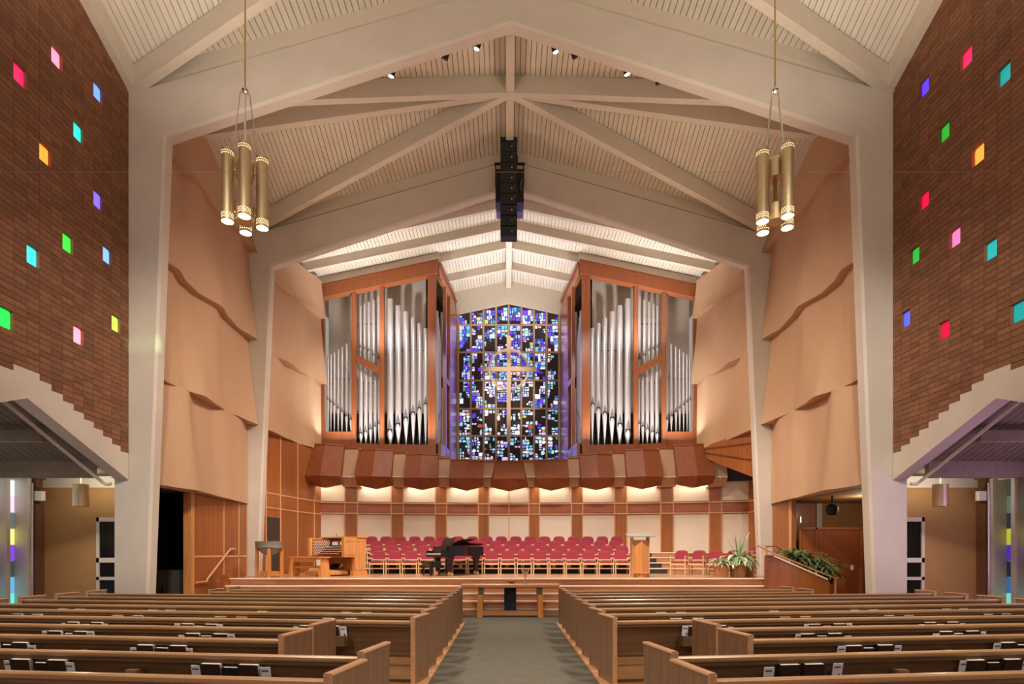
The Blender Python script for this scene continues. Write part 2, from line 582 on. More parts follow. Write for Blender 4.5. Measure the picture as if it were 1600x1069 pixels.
# ---- brick walls with coloured windows
BW, BH, BY0, BZ0 = 0.285, 0.115, 13.44, 4.04
brick_me = MB().box(-0.05, 0.05, -BW / 2 + .003, BW / 2 - .003, -BH / 2 + .0055, BH / 2 - .0055).mesh('brick', M['brick'])
WIN_L = [(31, 122, (232, 30, 80), 'crimson'), (89, 98, (255, 130, 160), 'pale pink'), (152, 145, (96, 140, 255), 'bright blue'), (121, 213, (40, 205, 180), 'turquoise'),
         (69, 247, (255, 140, 50), 'orange'), (152, 318, (110, 90, 255), 'violet blue'), (104, 383, (50, 225, 60), 'bright green'), (50, 402, (50, 225, 215), 'cyan'),
         (166, 402, (110, 160, 255), 'light blue'), (8, 496, (30, 225, 70), 'emerald green'), (120, 524, (255, 140, 165), 'rose pink'), (180, 508, (160, 245, 70), 'lime green')]
WIN_R = [(1508, 95, (225, 20, 70), 'crimson'), (1566, 121, (20, 150, 150), 'dark teal'), (1441, 141, (90, 60, 235), 'violet'), (1472, 211, (40, 165, 50), 'leaf green'),
         (1526, 243, (235, 95, 30), 'orange'), (1441, 316, (220, 15, 70), 'scarlet'), (1490, 380, (235, 120, 185), 'pink'), (1428, 401, (40, 175, 60), 'grass green'),
         (1546, 398, (20, 160, 160), 'teal'), (1414, 505, (80, 90, 230), 'blue'), (1473, 521, (215, 10, 55), 'deep red'), (1588, 494, (10, 140, 140), 'sea green')]
wn = 0


def eave(y):
    mid, h = (YF[1] + YF[2]) / 2, (YF[2] - YF[1]) / 2
    return 12.36 + 1.2 * (1 - abs(y - mid) / h)


for s, wins, nm in ((-1, WIN_L, 'left'), (1, WIN_R, 'right')):
    holes = {}
    spots = []
    xr = WX + .06 + s * .09          # distance from the camera axis to the pane
    for px, py, rgb, cn in wins:
        Y = xr * F / abs(px - PX)
        k = int((BY0 - Y) / BW)
        z = EYE + (PY - py) * Y / F
        n = round((z - BZ0) / BH - 1.5)
        holes.setdefault(k, []).append(n)
        spots.append((k, n, rgb, cn, px, py))
    wall = MB()
    rest = MB()
    bricks = []
    nk = 20
    for k in range(nk):
        ya, yb = BY0 - BW * (k + 1), BY0 - BW * k
        st = min(k, 9) if k <= 10 else 19 - k
        st = max(st, 0)
        top = max(eave(ya), eave(yb)) + 0.1
        n = st
        seg = BZ0 + BH * st
        for h in sorted(holes.get(k, [])):
            wall.quad((s * (WX + .006), ya, seg), (s * (WX + .006), yb, seg), (s * (WX + .006), yb, BZ0 + BH * h), (s * (WX + .006), ya, BZ0 + BH * h))
            seg = BZ0 + BH * (h + 3)
        wall.quad((s * (WX + .006), ya, seg), (s * (WX + .006), yb, seg), (s * (WX + .006), yb, top), (s * (WX + .006), ya, top))
        while BZ0 + BH * n < top:
            if not any(h <= n < h + 3 for h in holes.get(k, [])):
                c = (s * (WX + .05), (ya + yb) / 2, BZ0 + BH * (n + .5))
                if 8 <= k <= 11 and BZ0 + BH * n < 13.2 and len(bricks) < 300:
                    bricks.append(c)
                else:
                    j = random.uniform(-.002, .002)
                    rest.box(c[0] - .05 + j, c[0] + .05 + j, ya + .003, yb - .003, c[2] - BH / 2 + .0055, c[2] + BH / 2 - .0055)
            n += 1
    # plain run of wall towards the entrance
    yb = BY0 - BW * nk
    wall.quad((s * (WX + .006), -3, 3.4), (s * (WX + .006), yb, 3.4), (s * (WX + .006), yb, 12.9), (s * (WX + .006), -3, 12.9))
    w = wall.build('wall_%s' % nm, M['mortar'])
    tag(w, 'tall brown brick wall on the %s, pierced by small coloured windows' % nm, 'wall', kind='structure')
    tag(rest.build('brickwork', M['brick'], w), kind='stuff')
    for c in bricks:
        link_mesh('brick', brick_me, w, (c[0] + random.uniform(-.002, .002), c[1], c[2]))
    for k, n, rgb, cn, px, py in spots:
        wn += 1
        ya, yb = BY0 - BW * (k + 1), BY0 - BW * k
        z0, z1 = BZ0 + BH * n, BZ0 + BH * (n + 3)
        xa, xb = s * WX, s * (WX + .09)
        q = lambda x, i: (x, (ya, yb, yb, ya)[i], (z0, z0, z1, z1)[i])
        rv = MB()
        for i in range(4):
            j = (i + 1) % 4
            rv.quad(q(xa, i), q(xa, j), q(xb, j), q(xb, i))
        o = rv.build('window_%d' % wn, M['brick'])
        tag(o, 'small square %s glass window in the %s brick wall' % (cn, nm), 'window', 'coloured windows in the brick walls', 'structure')
        pm = bpy.data.materials.get('pane_' + cn) or emit('pane_' + cn.replace(' ', '_'), rgb, 1.25 if s < 0 else 0.75)
        yc, zc = (ya + yb) / 2, (z0 + z1) / 2
        ring = []
        for i in range(20):
            a = 2 * math.pi * i / 20
            e = 0.22
            ring.append((xb - s * .03, yc + (BW / 2 - .004) * math.copysign(abs(math.cos(a)) ** e, math.cos(a)), zc + (z1 - z0 - .008) / 2 * math.copysign(abs(math.sin(a)) ** e, math.sin(a))))
        pane = MB().prism(ring, (s * .02, 0, 0)).build('pane', pm, o)

    # stepped white concrete fascia under the brick
    fb = MB()

    def low(y):
        return 3.43 + 0.397 * (13.42 - abs(y - 10.6) - 10.6) if True else 0
    for k in range(nk):
        ya, yb = BY0 - BW * (k + 1), BY0 - BW * k
        st = max(0, min(k, 9) if k <= 10 else 19 - k)
        zt = BZ0 + BH * st
        for a, b in ([(ya, 10.6), (10.6, yb)] if ya < 10.6 < yb else [(ya, yb)]):
            xs = sorted((s * (WX - .004), s * (WX + .3)))
            fb.hexa([(xs[0], a, low(a)), (xs[1], a, low(a)), (xs[1], b, low(b)), (xs[0], b, low(b)), (xs[0], a, zt), (xs[1], a, zt), (xs[1], b, zt), (xs[0], b, zt)])
    tag(fb.build('trim_%d' % (3 if s < 0 else 4), M['concrete']), 'white stepped concrete fascia below the %s brick wall' % nm, 'fascia', kind='structure')

# ---- low side aisles
for s, nm in ((-1, 'left'), (1, 'right')):
    m = MB()
    X0, X1 = 9.1, 12.3
    lz = lambda y: 3.43 + 0.397 * (2.82 - abs(y - 10.6)) + 0.32
    mb, bk = MB(), MB()
    for a, b in ((7.6, 10.6), (10.6, 13.5)):
        board_facet(mb, bk, [(s * X0, a), (s * X1, a), (s * X1, b), (s * X0, b)], lambda x, y: lz(y), 0.16)
    bk.quad((s * X0, 13.5, lz(13.5)), (s * X1, 13.5, lz(13.5)), (s * X1, 15, lz(13.5)), (s * X0, 15, lz(13.5)))
    o = bk.build('ceiling', M['groove'], fix=False)
    tag(o, 'low boarded ceiling over the %s side aisle' % nm, 'ceiling', kind='structure')
    tag(mb.build('ceiling_boards', M['aisleboard'], o, fix=False), kind='stuff')
    for Y, zb, dp in ((11.85, 4.0, .22), (13.3, 3.46, .38)):
        MB().beam((s * 9.5, Y, zb), (s * X1, Y, zb), 0.14, dp).build('ceiling_beam', M['aislebeam'], o)
    # end wall
    w = MB().box(*sorted((s * 9.3, s * 12.4)), 15.0, 15.15, 0, 3.42).build('wall_aisle_end_%s' % nm, M['tanwall'])
    tag(w, 'tan end wall of the %s side aisle behind the portal leg' % nm, 'wall', kind='structure')
    MB().box(*sorted((s * 9.3, s * 12.4)), 14.95, 15.15, 3.42, 4.2).build('header', M['concrete'], w)
    # glazed door in the end wall
    d = MB()
    xa, xb = 9.6, 10.62
    for z0, z1 in ((0, .1), (1.05, 1.13), (1.5, 1.62), (2.55, 2.66)):
        d.box(*sorted((s * xa, s * xb)), 14.93, 15.0, z0, z1)
    for x in (xa, xb - .07):
        d.box(*sorted((s * x, s * (x + .07))), 14.93, 15.0, 0, 2.66)
    dd = d.build('door_%d' % (1 if s < 0 else 2), M['concrete'])
    tag(dd, 'glazed door with pale frame at the end of the %s side aisle' % nm, 'door', kind='structure')
    MB().box(*sorted((s * (xa + .06), s * (xb - .06))), 14.97, 14.99, .1, 2.56).build('pane', M['dark'], dd)
    # outer wall: concrete fins with slit windows
    ow = MB()
    ow.box(*sorted((s * 12.0, s * 12.4)), 14.72, 15.0, 0, 4.3)
    pier = ow.build('brick_pier', M['brick'])
    tag(pier, 'narrow brick pier in the corner of the %s side aisle' % nm, 'pier', kind='structure')
    wall = MB().box(*sorted((s * 12.15, s * 12.45)), 7, 14.72, 3.55, 4.5).box(*sorted((s * 12.15, s * 12.45)), 7, 14.72, 0, .35).build('wall_outer_%s' % nm, M['concrete'])
    tag(wall, 'concrete outer wall of the %s side aisle with slit windows' % nm, 'wall', kind='structure')
    y = 14.62
    tints = [(200, 225, 230), (210, 180, 215), (70, 90, 90), (220, 225, 120), (110, 60, 190), (40, 60, 60), (80, 150, 190), (90, 190, 190)]
    if s > 0:
        tints = [(60, 70, 70), (90, 110, 100), (40, 50, 60), (190, 200, 60), (80, 50, 190), (30, 40, 60), (40, 110, 170), (130, 225, 210)]
    for i in range(8):
        MB().hexa([(s * 12.0, y - .13, .3), (s * 12.4, y - .11, .3), (s * 12.4, y, .3), (s * 12.0, y - .03, .3), (s * 12.0, y - .13, 3.6), (s * 12.4, y - .11, 3.6), (s * 12.4, y, 3.6), (s * 12.0, y - .03, 3.6)]).build('fin', M['concrete'], wall)
        for j, t in enumerate(tints):
            z0, z1 = .35 + j * .4, .35 + j * .4 + .39
            pm = bpy.data.materials.get('slit_%s_%d' % (nm, j)) or emit('slit_%s_%d' % (nm, j), tints[-1 - j], 1.0 if s < 0 else 0.45)
            MB().box(*sorted((s * 12.36, s * 12.4)), y - .62, y - .11, z0, z1).build('pane', pm, wall)
        y -= .62
    MB().hexa([(s * 11.9, 13.2, 4.05), (s * 12.15, 13.2, 4.05), (s * 12.15, 15, 3.6), (s * 11.9, 15, 3.6), (s * 11.9, 13.2, 4.4), (s * 12.15, 13.2, 4.4), (s * 12.15, 15, 4.0), (s * 11.9, 15, 4.0)]).build('edge_beam', M['aislebeam'], wall)
    # coloured daylight through the slit windows
    lamp('AREA', (s * 11.85, 11.0, 2.2), 14 if s < 0 else 60, (0.75, 0.8, 1.0) if s < 0 else (0.72, 0.45, 1.0), aim=(s * 9.0, 12.2, 2.2), size=2.4, size_y=2.6)
    # pipe under the fascia
    pts = [at(3, 624, 10.65), at(80, 688, 11.8), at(158, 752, 13.2), at(165, 757, 13.26), at(174, 756, 13.3)]
    tag(MB().tube([(s * abs(q.x), q.y, q.z) for q in pts], 0.036).build('sprinkler_pipe', M['beam'], smooth=True), 'thin painted pipe slanting below the %s fascia' % nm, 'pipe')
    # emergency light box and conduit
    e = thing('emergency_light', 'pale boxy emergency light high on the %s brick pier' % nm, 'light', (s * 11.86, 14.62, 3.18))
    MB().bbox(-.11, .11, 0, .12, -.12, .12, .02).build('housing', M['white'], e)
    MB().tube([(0, .06, .12), (s * .05, .06, .2), (s * .12, .06, .24)], .01, 6).build('cord', M['black'], e)
    tag(MB().cyl((s * 11.97, 14.58, 0), (s * 11.97, 14.58, 3.5), .025, n=8).build('conduit', M['steel'], smooth=True), 'thin metal conduit running up beside the %s brick pier' % nm, 'conduit')
    # cylinder pendant
    t = thing('cylinder_pendant', 'short metal cylinder pendant lamp hanging in the %s side aisle' % nm, 'lamp', (s * 10.33, 14.0, 2.86), group='side aisle pendants')
    MB().lathe([(.155, 0), (.165, .0), (.165, .53), (.15, .53), (.15, .02)], 20).build('shade', M['bronze'], t, True)
    MB().lathe([(.0, .01), (.15, .01), (.15, .03), (0, .03)], 20).build('diffuser', M['softglow'], t)
    MB().cyl((0, 0, .5), (0, 0, 1.15), .008, n=6).build('stem', M['bronze'], t)
    MB().lathe([(.0, .44), (.12, .44), (.12, .45), (0, .45)], 16).build('upper_diffuser', M['softglow'], t)
    lamp('POINT', (s * 10.33, 14.0, 3.52), 30, (1, .93, .7), size=.08)
    lamp('SPOT', (s * 10.33, 14.0, 2.82), 25, WARM, aim=(s * 10.33, 14.2, 0), size=.1, spot=110)

# ---- folded acoustic panels on the side walls
TIER = [3.40, 6.05, 8.90, 11.8, 14.4]


def reflector(s, pts, zb, zt, top, bot, label, group):
    """pts: plan points on the wall line; top/bot: outward swell at the upper and lower edge"""
    n = len(pts)
    P = []
    for i, (x, y) in enumerate(pts):
        a = Vector(pts[max(i - 1, 0)])
        b = Vector(pts[min(i + 1, n - 1)])
        d = (b - a).normalized()
        nn = Vector((d.y, -d.x))
        if nn.x * s > 0:
            nn = -nn
        P.append((Vector((x, y)), nn))
    m = MB()
    rings = []
    SUB, VS = 5, 7
    val = lambda q, i: q[i] if isinstance(q, list) else q
    for i in range(n):
        for k in range(SUB if i < n - 1 else 1):
            t = k / SUB
            j = min(i + 1, n - 1)
            e = t * t * (3 - 2 * t) * .6 + t * .4
            p = P[i][0].lerp(P[j][0], t)
            nn = P[i][1].lerp(P[j][1], t)
            a_, b_ = top[i] + (top[j] - top[i]) * e, bot[i] + (bot[j] - bot[i]) * e
            z1 = val(zt, i) + (val(zt, j) - val(zt, i)) * t
            ring = []
            for v in range(VS + 1):
                w = v / VS
                f = p + nn * (a_ + (b_ - a_) * w ** 1.3)
                ring.append((f.x, f.y, z1 + (zb - z1) * w))
            rings.append(ring + [(p.x, p.y, zb + .02), (p.x, p.y, z1)])
    m.loft(rings)
    return tag(m.build('acoustic_panel', M['tan'], smooth=True), label, 'wall panel', group)


names = ['lowest', 'second lowest', 'second highest', 'topmost']
for s, nm in ((-1, 'left'), (1, 'right')):
    ys = [13.72, 14.7, 15.35, 16.0, 16.9, 17.6, 18.5, 19.48]
    pts = [(s * 8.86, y) for y in ys]
    tops = [[.10, .12, .34, .14, .12, .32, .30, .08], [.12, .30, .12, .10, .32, .16, .10, .12], [.30, .14, .10, .32, .14, .10, .28, .12], [.2, .2, .2, .2, .2, .2, .2, .2]]
    bots = [[.34, .42, .60, .52, .40, .34, .24, .12], [.36, .22, .26, .50, .36, .30, .36, .46], [.28, .50, .34, .30, .52, .36, .26, .44], [.34, .26, .46, .40, .28, .40, .48, .44]]
    for i in range(4):
        zt = TIER[i + 1] + .03
        if i == 3:
            mid, h = (YF[2] + YF[3]) / 2, (YF[3] - YF[2]) / 2
            zt = [12.5 + 1.25 * (1 - abs(y - mid) / h) for y in ys]
        reflector(s, pts, TIER[i], zt, tops[i], bots[i], 'tan folded acoustic panel between the portals on the %s, %s of its stack' % (nm, names[i]), 'acoustic panels between the portals')
    # chancel side panels
    pts = [(s * 8.75, 19.82), (s * 8.68, 20.8), (s * 8.55, 21.8), (s * 8.42, 22.8), (s * 8.25, 23.6), (s * 8.02, 24.5)]
    ct = [[.1, .3, .12, .2, .32, .12], [.3, .12, .1, .3, .15, .12], [.15] * 6]
    cb = [[.3, .35, .25, .2, .3, .15], [.3, .2, .42, .3, .3, .42], [.25, .5, .3, .3, .45, .35]]
    zz = [6.05, 8.85, 11.6, 13.6]
    nm3 = ['lowest', 'middle', 'topmost']
    for i in range(3):
        zt = zz[i + 1] + .03 if i < 2 else [CR - .3 - CS * abs(p[0]) for p in pts]
        reflector(s, pts, zz[i], zt, ct[i], cb[i], 'tan folded acoustic panel beside the %s organ case, %s of its stack' % (nm, nm3[i]), 'acoustic panels in the chancel')
    wl = MB()
    wl.box(*sorted((s * 8.87, s * 9.0)), 13.72, 19.5, 3.42, 13.9)
    tag(wl.build('wall_bay_%s' % nm, M['tanwall']), 'plain wall behind the %s acoustic panels between the portals' % nm, 'wall', kind='structure')

# ---- platform, steps, choir risers
SZ = 1.0
st = MB().box(-8.78, 8.78, 17.4, 29.2, 0, SZ - .03).build('stage_platform', M['stepwood'])
tag(st, 'wide raised wooden platform carrying choir, piano and organ console', 'platform', kind='structure')
MB().box(-8.35, 8.35, 17.36, 25.2, SZ - .035, SZ).build('platform_floor', M['stagefloor'], st)
MB().bbox(-8.35, 8.35, 17.33, 17.40, SZ - .04, SZ + .002, .012).build('nosing', M['nosing'], st)
for a_, b_ in ((-8.35, -7.0), (-7.0, -5.2), (-5.2, -1.9), (-1.9, 1.6), (1.6, 5.4), (5.4, 8.35)):
    MB().box(a_ + .004, b_ - .004, 17.388, 17.4, SZ - .195, SZ - .04).build('riser_board', M['riserwood'], st)
for i in range(4):
    z = SZ - .2 * (i + 1)
    y = 17.4 - .3 * (i + 1)
    e = 8.35 + .04 * i
    o = MB().box(-e, e, y, 17.4, z - .2, z - .03).build('step', M['stepwood'], st)
    # riser boards of different tone, end to end
    xs_ = [-e, -5.6 + .9 * i, -1.4 - .7 * i, 2.1 + .5 * i, 5.3 - .6 * i, e]
    for a_, b_ in zip(xs_[:-1], xs_[1:]):
        MB().box(a_ + .004, b_ - .004, y - .012, y, z - .195, z - .04).build('riser_board', M['riserwood'], o)
    MB().box(-e, e, y - .0, y + .30, z - .03, z - .001).build('tread', M['stagefloor'], o)
    MB().bbox(-e, e, y - .03, y + .035, z - .05, z + .002, .012).build('nosing', M['nosing'], o)
for s in (-1, 1):
    c = MB()
    for i in range(5):
        y = 17.4 - .3 * i
        c.box(*sorted((s * 8.36, s * 8.62)), y - .1, y + .2, 0, SZ - .2 * i + .1)
    tag(c.build('trim_%d' % (5 if s < 0 else 6), M['panel_z']), 'stepped wooden end block closing the platform steps on the %s' % ('left' if s < 0 else 'right'), 'step end', kind='structure')

rn = ['front', 'second', 'third', 'rear']
for i, (y, z) in enumerate(((21.7, 1.2), (22.5, 1.4), (23.3, 1.6), (24.1, 1.8))):
    o = MB().box(-5.9, 5.9, y, 25.0, z - .2, z - .02).build('choir_riser', M['charcoal'])
    tag(o, 'long low choir riser with pale nosing, %s of four' % rn[i], 'riser', 'choir risers', 'structure')
    for s in (-1, 1):
        MB().box(*sorted((s * 5.9, s * 7.45)), y, 25.0, z - .2, z - .02).build('riser_end', M['stepwood'], o)
    MB().box(-7.45, 7.45, y + .02, 25.0, z - .02, z).build('tread', M['stagefloor'], o)
    MB().box(-7.45, 7.45, y - .02, y + .03, z - .035, z + .002).build('nosing', M['nosing'], o)

# ---- choir back wall
wy = lambda x: 25.0 - 0.75 * (x / 7.8) ** 2
PIL = [(39.5, 16.5), (106, 17.5), (173, 18.5), (242, 18.5), (311.5, 17.5)]   # centre offset and width in photo pixels at about 25 m
S25 = 24.9 / F
wb_ = MB()
edges = []
for off, w in PIL:
    edges += [(off - w / 2) * S25, (off + w / 2) * S25]
edges.append(9.95 * 1.0 if False else 367 * S25 * 0.985)
back = MB()
seg = [-edges[-1]] + [-e for e in edges[:-1][::-1]] + [0] + edges
for a, b in zip(seg[:-1], seg[1:]):
    back.slab((a, wy(a)), (b, wy(b)), SZ, 5.5 if abs(a + b) < 6.2 else 6.1, -.12, 0)
wall_back = back.build('wall_back', M['cherry_x'])
tag(wall_back, 'curved choir back wall with cream panels, wood pilasters and rails', 'wall', kind='structure')
zones = [(1.75, 3.38, 'wall_panel'), (3.94, 5.45, 'wall_panel')]
for s in (-1, 1):
    ee = [0] + edges
    for i in range(len(ee) - 1):
        a, b = s * ee[i], s * ee[i + 1]
        A, B = (a, wy(a)), (b, wy(b))
        if i % 2 == 0:
            for z0, z1, n in zones:
                MB().slab(A, B, z0, min(z1, 4.75 if i == 10 else 9), 0, .025).build(n, M['cream'], wall_back)
            MB().slab(A, B, 3.49, 3.82, 0, .035).build('band_board', M['cherry_x'], wall_back)
        else:
            MB().slab(A, B, 1.75, 5.0, 0, .05).build('pilaster', M['panel_z'], wall_back)
        for z0, z1 in ((3.38, 3.49), (3.82, 3.94)):
            zc = (z0 + z1) / 2
            MB().slab(A, B, zc - .025, zc + .025, 0, .075).build('rail', M['trimwood'], wall_back)
        if i > 0 or s > 0:
            x = a if i else 0
            MB().slab((x - .022, wy(x)), (x + .022, wy(x)), 1.75, 5.0, 0, .065).build('upright_bead', M['trimwood'], wall_back)

# ---- canopies over the choir
CAN = [(0, 22.5, 30, 722, 748.5, 768, 761), (67.5, 26, 27, 720, 747.5, 767, 760.5), (137.5, 25.5, 26.5, 711, 747, 766, 760), (209, 26.5, 26.5, 704, 745, 764.5, 758.5), (284.5, 27, 26.5, 696, 744, 762.5, 756.5)]
ordn = ['centre', 'second from centre', 'third from centre', 'fourth from centre', 'outermost']


def zat(py, Y):
    return EYE + (PY - py) * Y / F


for s in (-1, 1):
    for i, (off, wt, wbm, yt, yl, ybf, ybe) in enumerate(CAN):
        if i == 0 and s > 0:
            continue
        xc = s * off * 24.0 / F
        yw = wy(xc)
        Yt, Yl, Yb = yw - .45, yw - 1.05, yw - .75
        k = 24.0 / F
        rings = []
        for u in (-1, 0, 1):
            fw = .14 if u == 0 else 0
            xt, xb = xc + u * wt * k, xc + u * wbm * k
            if s * u > 0 and i == 4:
                pass
            ytilt = -.10 * (u * s) * (off / 284.5)
            py_b = ybf if u == 0 else ybe
            rings.append([(xt, yw - .02, zat(yt, Yt) + .03), (xt, Yt - fw + ytilt, zat(yt, Yt)), (xb * .3 + xt * .7, Yl - fw + ytilt, zat(yl, Yl)), (xb, Yb - fw + ytilt, zat(py_b, Yb)), (xb, yw - .4, zat(py_b, Yb) + .03), (xb, yw - .3, zat(yl, Yl)), (xt, yw - .02, zat(yl, Yl) + .1)])
        side = '' if i == 0 else (' on the left' if s < 0 else ' on the right')
        o = MB().loft(rings).build('choir_canopy', M['canopy'])
        tag(o, 'folded cherry wood canopy over the choir, %s%s' % (ordn[i], side), 'canopy', 'choir canopies')
        cap = MB()
        for a, b in ((0, 1), (1, 2)):
            A, B = Vector(rings[a][1]), Vector(rings[b][1])
            cap.hexa([A + Vector((0, -.03, -.01)), B + Vector((0, -.03, -.01)), B + Vector((0, .08, -.01)), A + Vector((0, .08, -.01)), A + Vector((0, -.03, .05)), B + Vector((0, -.03, .05)), B + Vector((0, .08, .05)), A + Vector((0, .08, .05))])
        cap.build('top_edge', M['case'], o)
        # cove lamp behind the lip, washing the cream panels
        lamp('AREA', (xc, yw - .34, zat(ybe, Yb) + .10), 9, (1, .93, .74), aim=(xc, yw - .12, zat(ybe, Yb) - 1.2), size=wbm * k * 1.8, size_y=.06)
    # tan infill pieces between the canopies
    CX2 = CAN + [(358, 27, 27, 690, 744, 762, 756)]
    for i in range(4 if s < 0 else 5):
        a = (CX2[i][0] + CX2[i][1]) * 24 / F
        b = (CX2[i + 1][0] - CX2[i + 1][1]) * 24 / F
        al = (CX2[i][0] + CX2[i][2]) * 24 / F
        bl = (CX2[i + 1][0] - CX2[i + 1][2]) * 24 / F
        xc = (a + b) / 2
        yw = wy(xc)
        yt = CX2[i][3] * .5 + CX2[i + 1][3] * .5 + (5 if i == 4 else 0)
        Yt, Yl, Yb = yw - .35, yw - .7, yw - .45
        o = MB()
        rr = []
        for t, tl in ((a - .06, al - .06), (b + .06, bl + .06)):
            rr.append([(s * t, yw, zat(yt, Yt)), (s * t, Yt, zat(yt, Yt)), (s * tl, Yl, zat(745.5, Yl)), (s * tl, Yb, zat(760, Yb)), (s * tl, yw, zat(760, Yb))])
        o.loft(rr)
        o = o.build('infill_panel', M['tan'])
        tag(o, 'tan infill between canopies, %s gap from the centre on the %s' % (['first', 'second', 'third', 'fourth', 'fifth'][i], 'left' if s < 0 else 'right'), 'wall panel', 'infills between canopies')
        MB().slab((s * (al - .03), Yl - .02), (s * (bl + .03), Yl - .02), zat(746, Yl), zat(744.6, Yl), 0, .04).build('ledge', M['white'], o)
        MB().lathe([(0, 0), (.03, 0), (.03, -.06), (0, -.06)], 8, (s * (al + bl) / 2, Yl - .04, zat(745.5, Yl))).build('downlight', M['steel'], o)
        MB().slab((s * a, Yt - .01), (s * b, Yt - .01), zat(yt, Yt) - .02, zat(yt, Yt) + .06, 0, .05).build('top_edge', M['case'], o)

# ---- wood lined side walls of the chancel
wl = MB()
lw = [(-8.72, 19.85), (-8.64, 20.6), (-8.5, 21.55), (-8.28, 22.7), (-8.0, 23.8), (-7.75, 24.5), (-7.62, 24.95)]
for a, b in zip(lw[:-1], lw[1:]):
    wl.slab(a, b, SZ, 6.1, -.15, 0)
wcl = wl.build('wall_chancel_left', M['panel_z'])
tag(wcl, 'tall cherry panelled wall on the left of the choir, with a narrow doorway', 'wall', kind='structure')


def lslab(mb, a, b, z0, z1, t0, t1, s=-1):
    a, b = Vector((a[0], a[1], 0)), Vector((b[0], b[1], 0))
    d = (b - a).normalized()
    n = Vector((d.y, -d.x, 0))
    if n.x * s > 0:
        n = -n
    q = [a + n * t0, b + n * t0, b + n * t1, a + n * t1]
    mb.hexa([p + Vector((0, 0, z0)) for p in q] + [p + Vector((0, 0, z1)) for p in q])
    return mb


for i, (a, b) in enumerate(zip(lw[:-1], lw[1:])):
    for z0, z1 in ((1.02, 3.36), (3.42, 3.88), (3.94, 6.08)):
        if i == 1 and z0 < 2:
            lslab(MB(), a, b, 3.05, z1, .0, .03).build('wall_panel', M['panel_z'], wcl)
            lslab(MB(), a, b, SZ, 3.05, .005, .03).build('doorway', M['darkwall'], wcl)  # no opening here: dark sheet whose colour stands for the doorway's shade
        else:
            lslab(MB(), a, b, z0, z1, .0, .03).build('wall_panel', M['panel_z'], wcl)
    for z in (3.36, 3.88):
        lslab(MB(), a, b, z, z + .05, .0, .05).build('rail', M['trimwood'], wcl)
    MB().cyl((b[0] + .03, b[1], SZ), (b[0] + .03, b[1], 6.08), .03, n=6).build('upright_bead', M['trimwood'], wcl)
# right: slanted wood lining over an open passage
wr = MB()
A, B, C, D = (7.75, 24.6, 6.1), (8.6, 20.6, 6.15), (8.6, 20.6, 4.45), (7.75, 24.6, 6.05)
wr.loft([[B, C, (8.75, 20.6, 4.45), (8.75, 20.6, 6.15)], [(8.18, 22.6, 6.12), (8.18, 22.6, 5.2), (8.33, 22.6, 5.2), (8.33, 22.6, 6.12)], [A, D, (7.9, 24.6, 6.05), (7.9, 24.6, 6.1)]])
wcr = wr.build('wall_chancel_right', M['panel_z'])
tag(wcr, 'slanting cherry wood lining under the right acoustic panels', 'wall', kind='structure')
for t in (.35, .7):
    MB().beam((8.55, 20.6, 4.45 + (6.15 - 4.45) * t), (7.74, 24.4, 6.0 + .1 * t), .02, .02).build('seam', M['black'], wcr)
bk2 = MB().slab((8.55, 24.05), (10.6, 23.5), 4.72, 6.3, -.1, 0).build('wall_passage_right', M['charcoal'])  # shaded wall, its dimness is put into the charcoal colour
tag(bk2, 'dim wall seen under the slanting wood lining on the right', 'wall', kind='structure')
x0, x1 = edges[-1], 8.7
lw2 = MB().slab((x0 - .1, wy(x0) + .05), (x0 + .25, wy(x0) - 1.6), SZ, 4.72, -.1, .02).build('wall_wing_right', M['panel_z'])
tag(lw2, 'low cherry wood wing at the right end of the choir wall', 'wall', kind='structure')
for z in (3.40, 3.86):
    MB().slab((x0 - .1, wy(x0) + .05), (x0 + .25, wy(x0) - 1.6), z, z + .05, .02, .06).build('rail', M['trimwood'], lw2)

# ---- lower side walls between the portals
wl = MB().box(-8.95, -8.80, 16.1, 19.5, 0, 3.41).build('wall_lower_left', M['panel_z'])
tag(wl, 'cherry panelled wall beside the platform steps on the left', 'wall', kind='structure')
ps = [16.12, 17.85, 18.85, 19.45]
for a, b in zip(ps[:-1], ps[1:]):
    for z0, z1 in ((.02, 1.62), (1.68, 3.38)):
        MB().box(-8.80, -8.77, a + .02, b - .02, z0, z1).build('wall_panel', M['panel_z'], wl)
    MB().box(-8.80, -8.755, a, b, 1.62, 1.68).build('rail', M['trimwood'], wl)
for y in ps:
    MB().box(-8.80, -8.755, y - .025, y + .025, 0, 3.4).build('upright_bead', M['trimwood'], wl)
MB().box(-8.98, -8.76, 16.0, 16.12, 0, 3.41).build('jamb', M['oak'], wl)
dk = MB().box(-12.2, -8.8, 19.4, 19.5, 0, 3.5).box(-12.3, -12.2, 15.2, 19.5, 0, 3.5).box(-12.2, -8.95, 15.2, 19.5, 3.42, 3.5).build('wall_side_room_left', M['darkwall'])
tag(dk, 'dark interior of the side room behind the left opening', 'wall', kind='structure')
cb = thing('storage_cabinet', 'dim grey cabinet with a handle in the dark left side room', 'cabinet', (-9.8, 16.9, 0))
MB().bbox(-.9, .2, 0, .5, 0, 1.25, .02).build('body', M['greybox'], cb)
MB().box(-.4, .15, -.02, 0, .05, 1.2).build('door', M['greybox'], cb)
MB().box(-.3, -.25, -.05, -.02, .55, .75).build('handle', M['black'], cb)
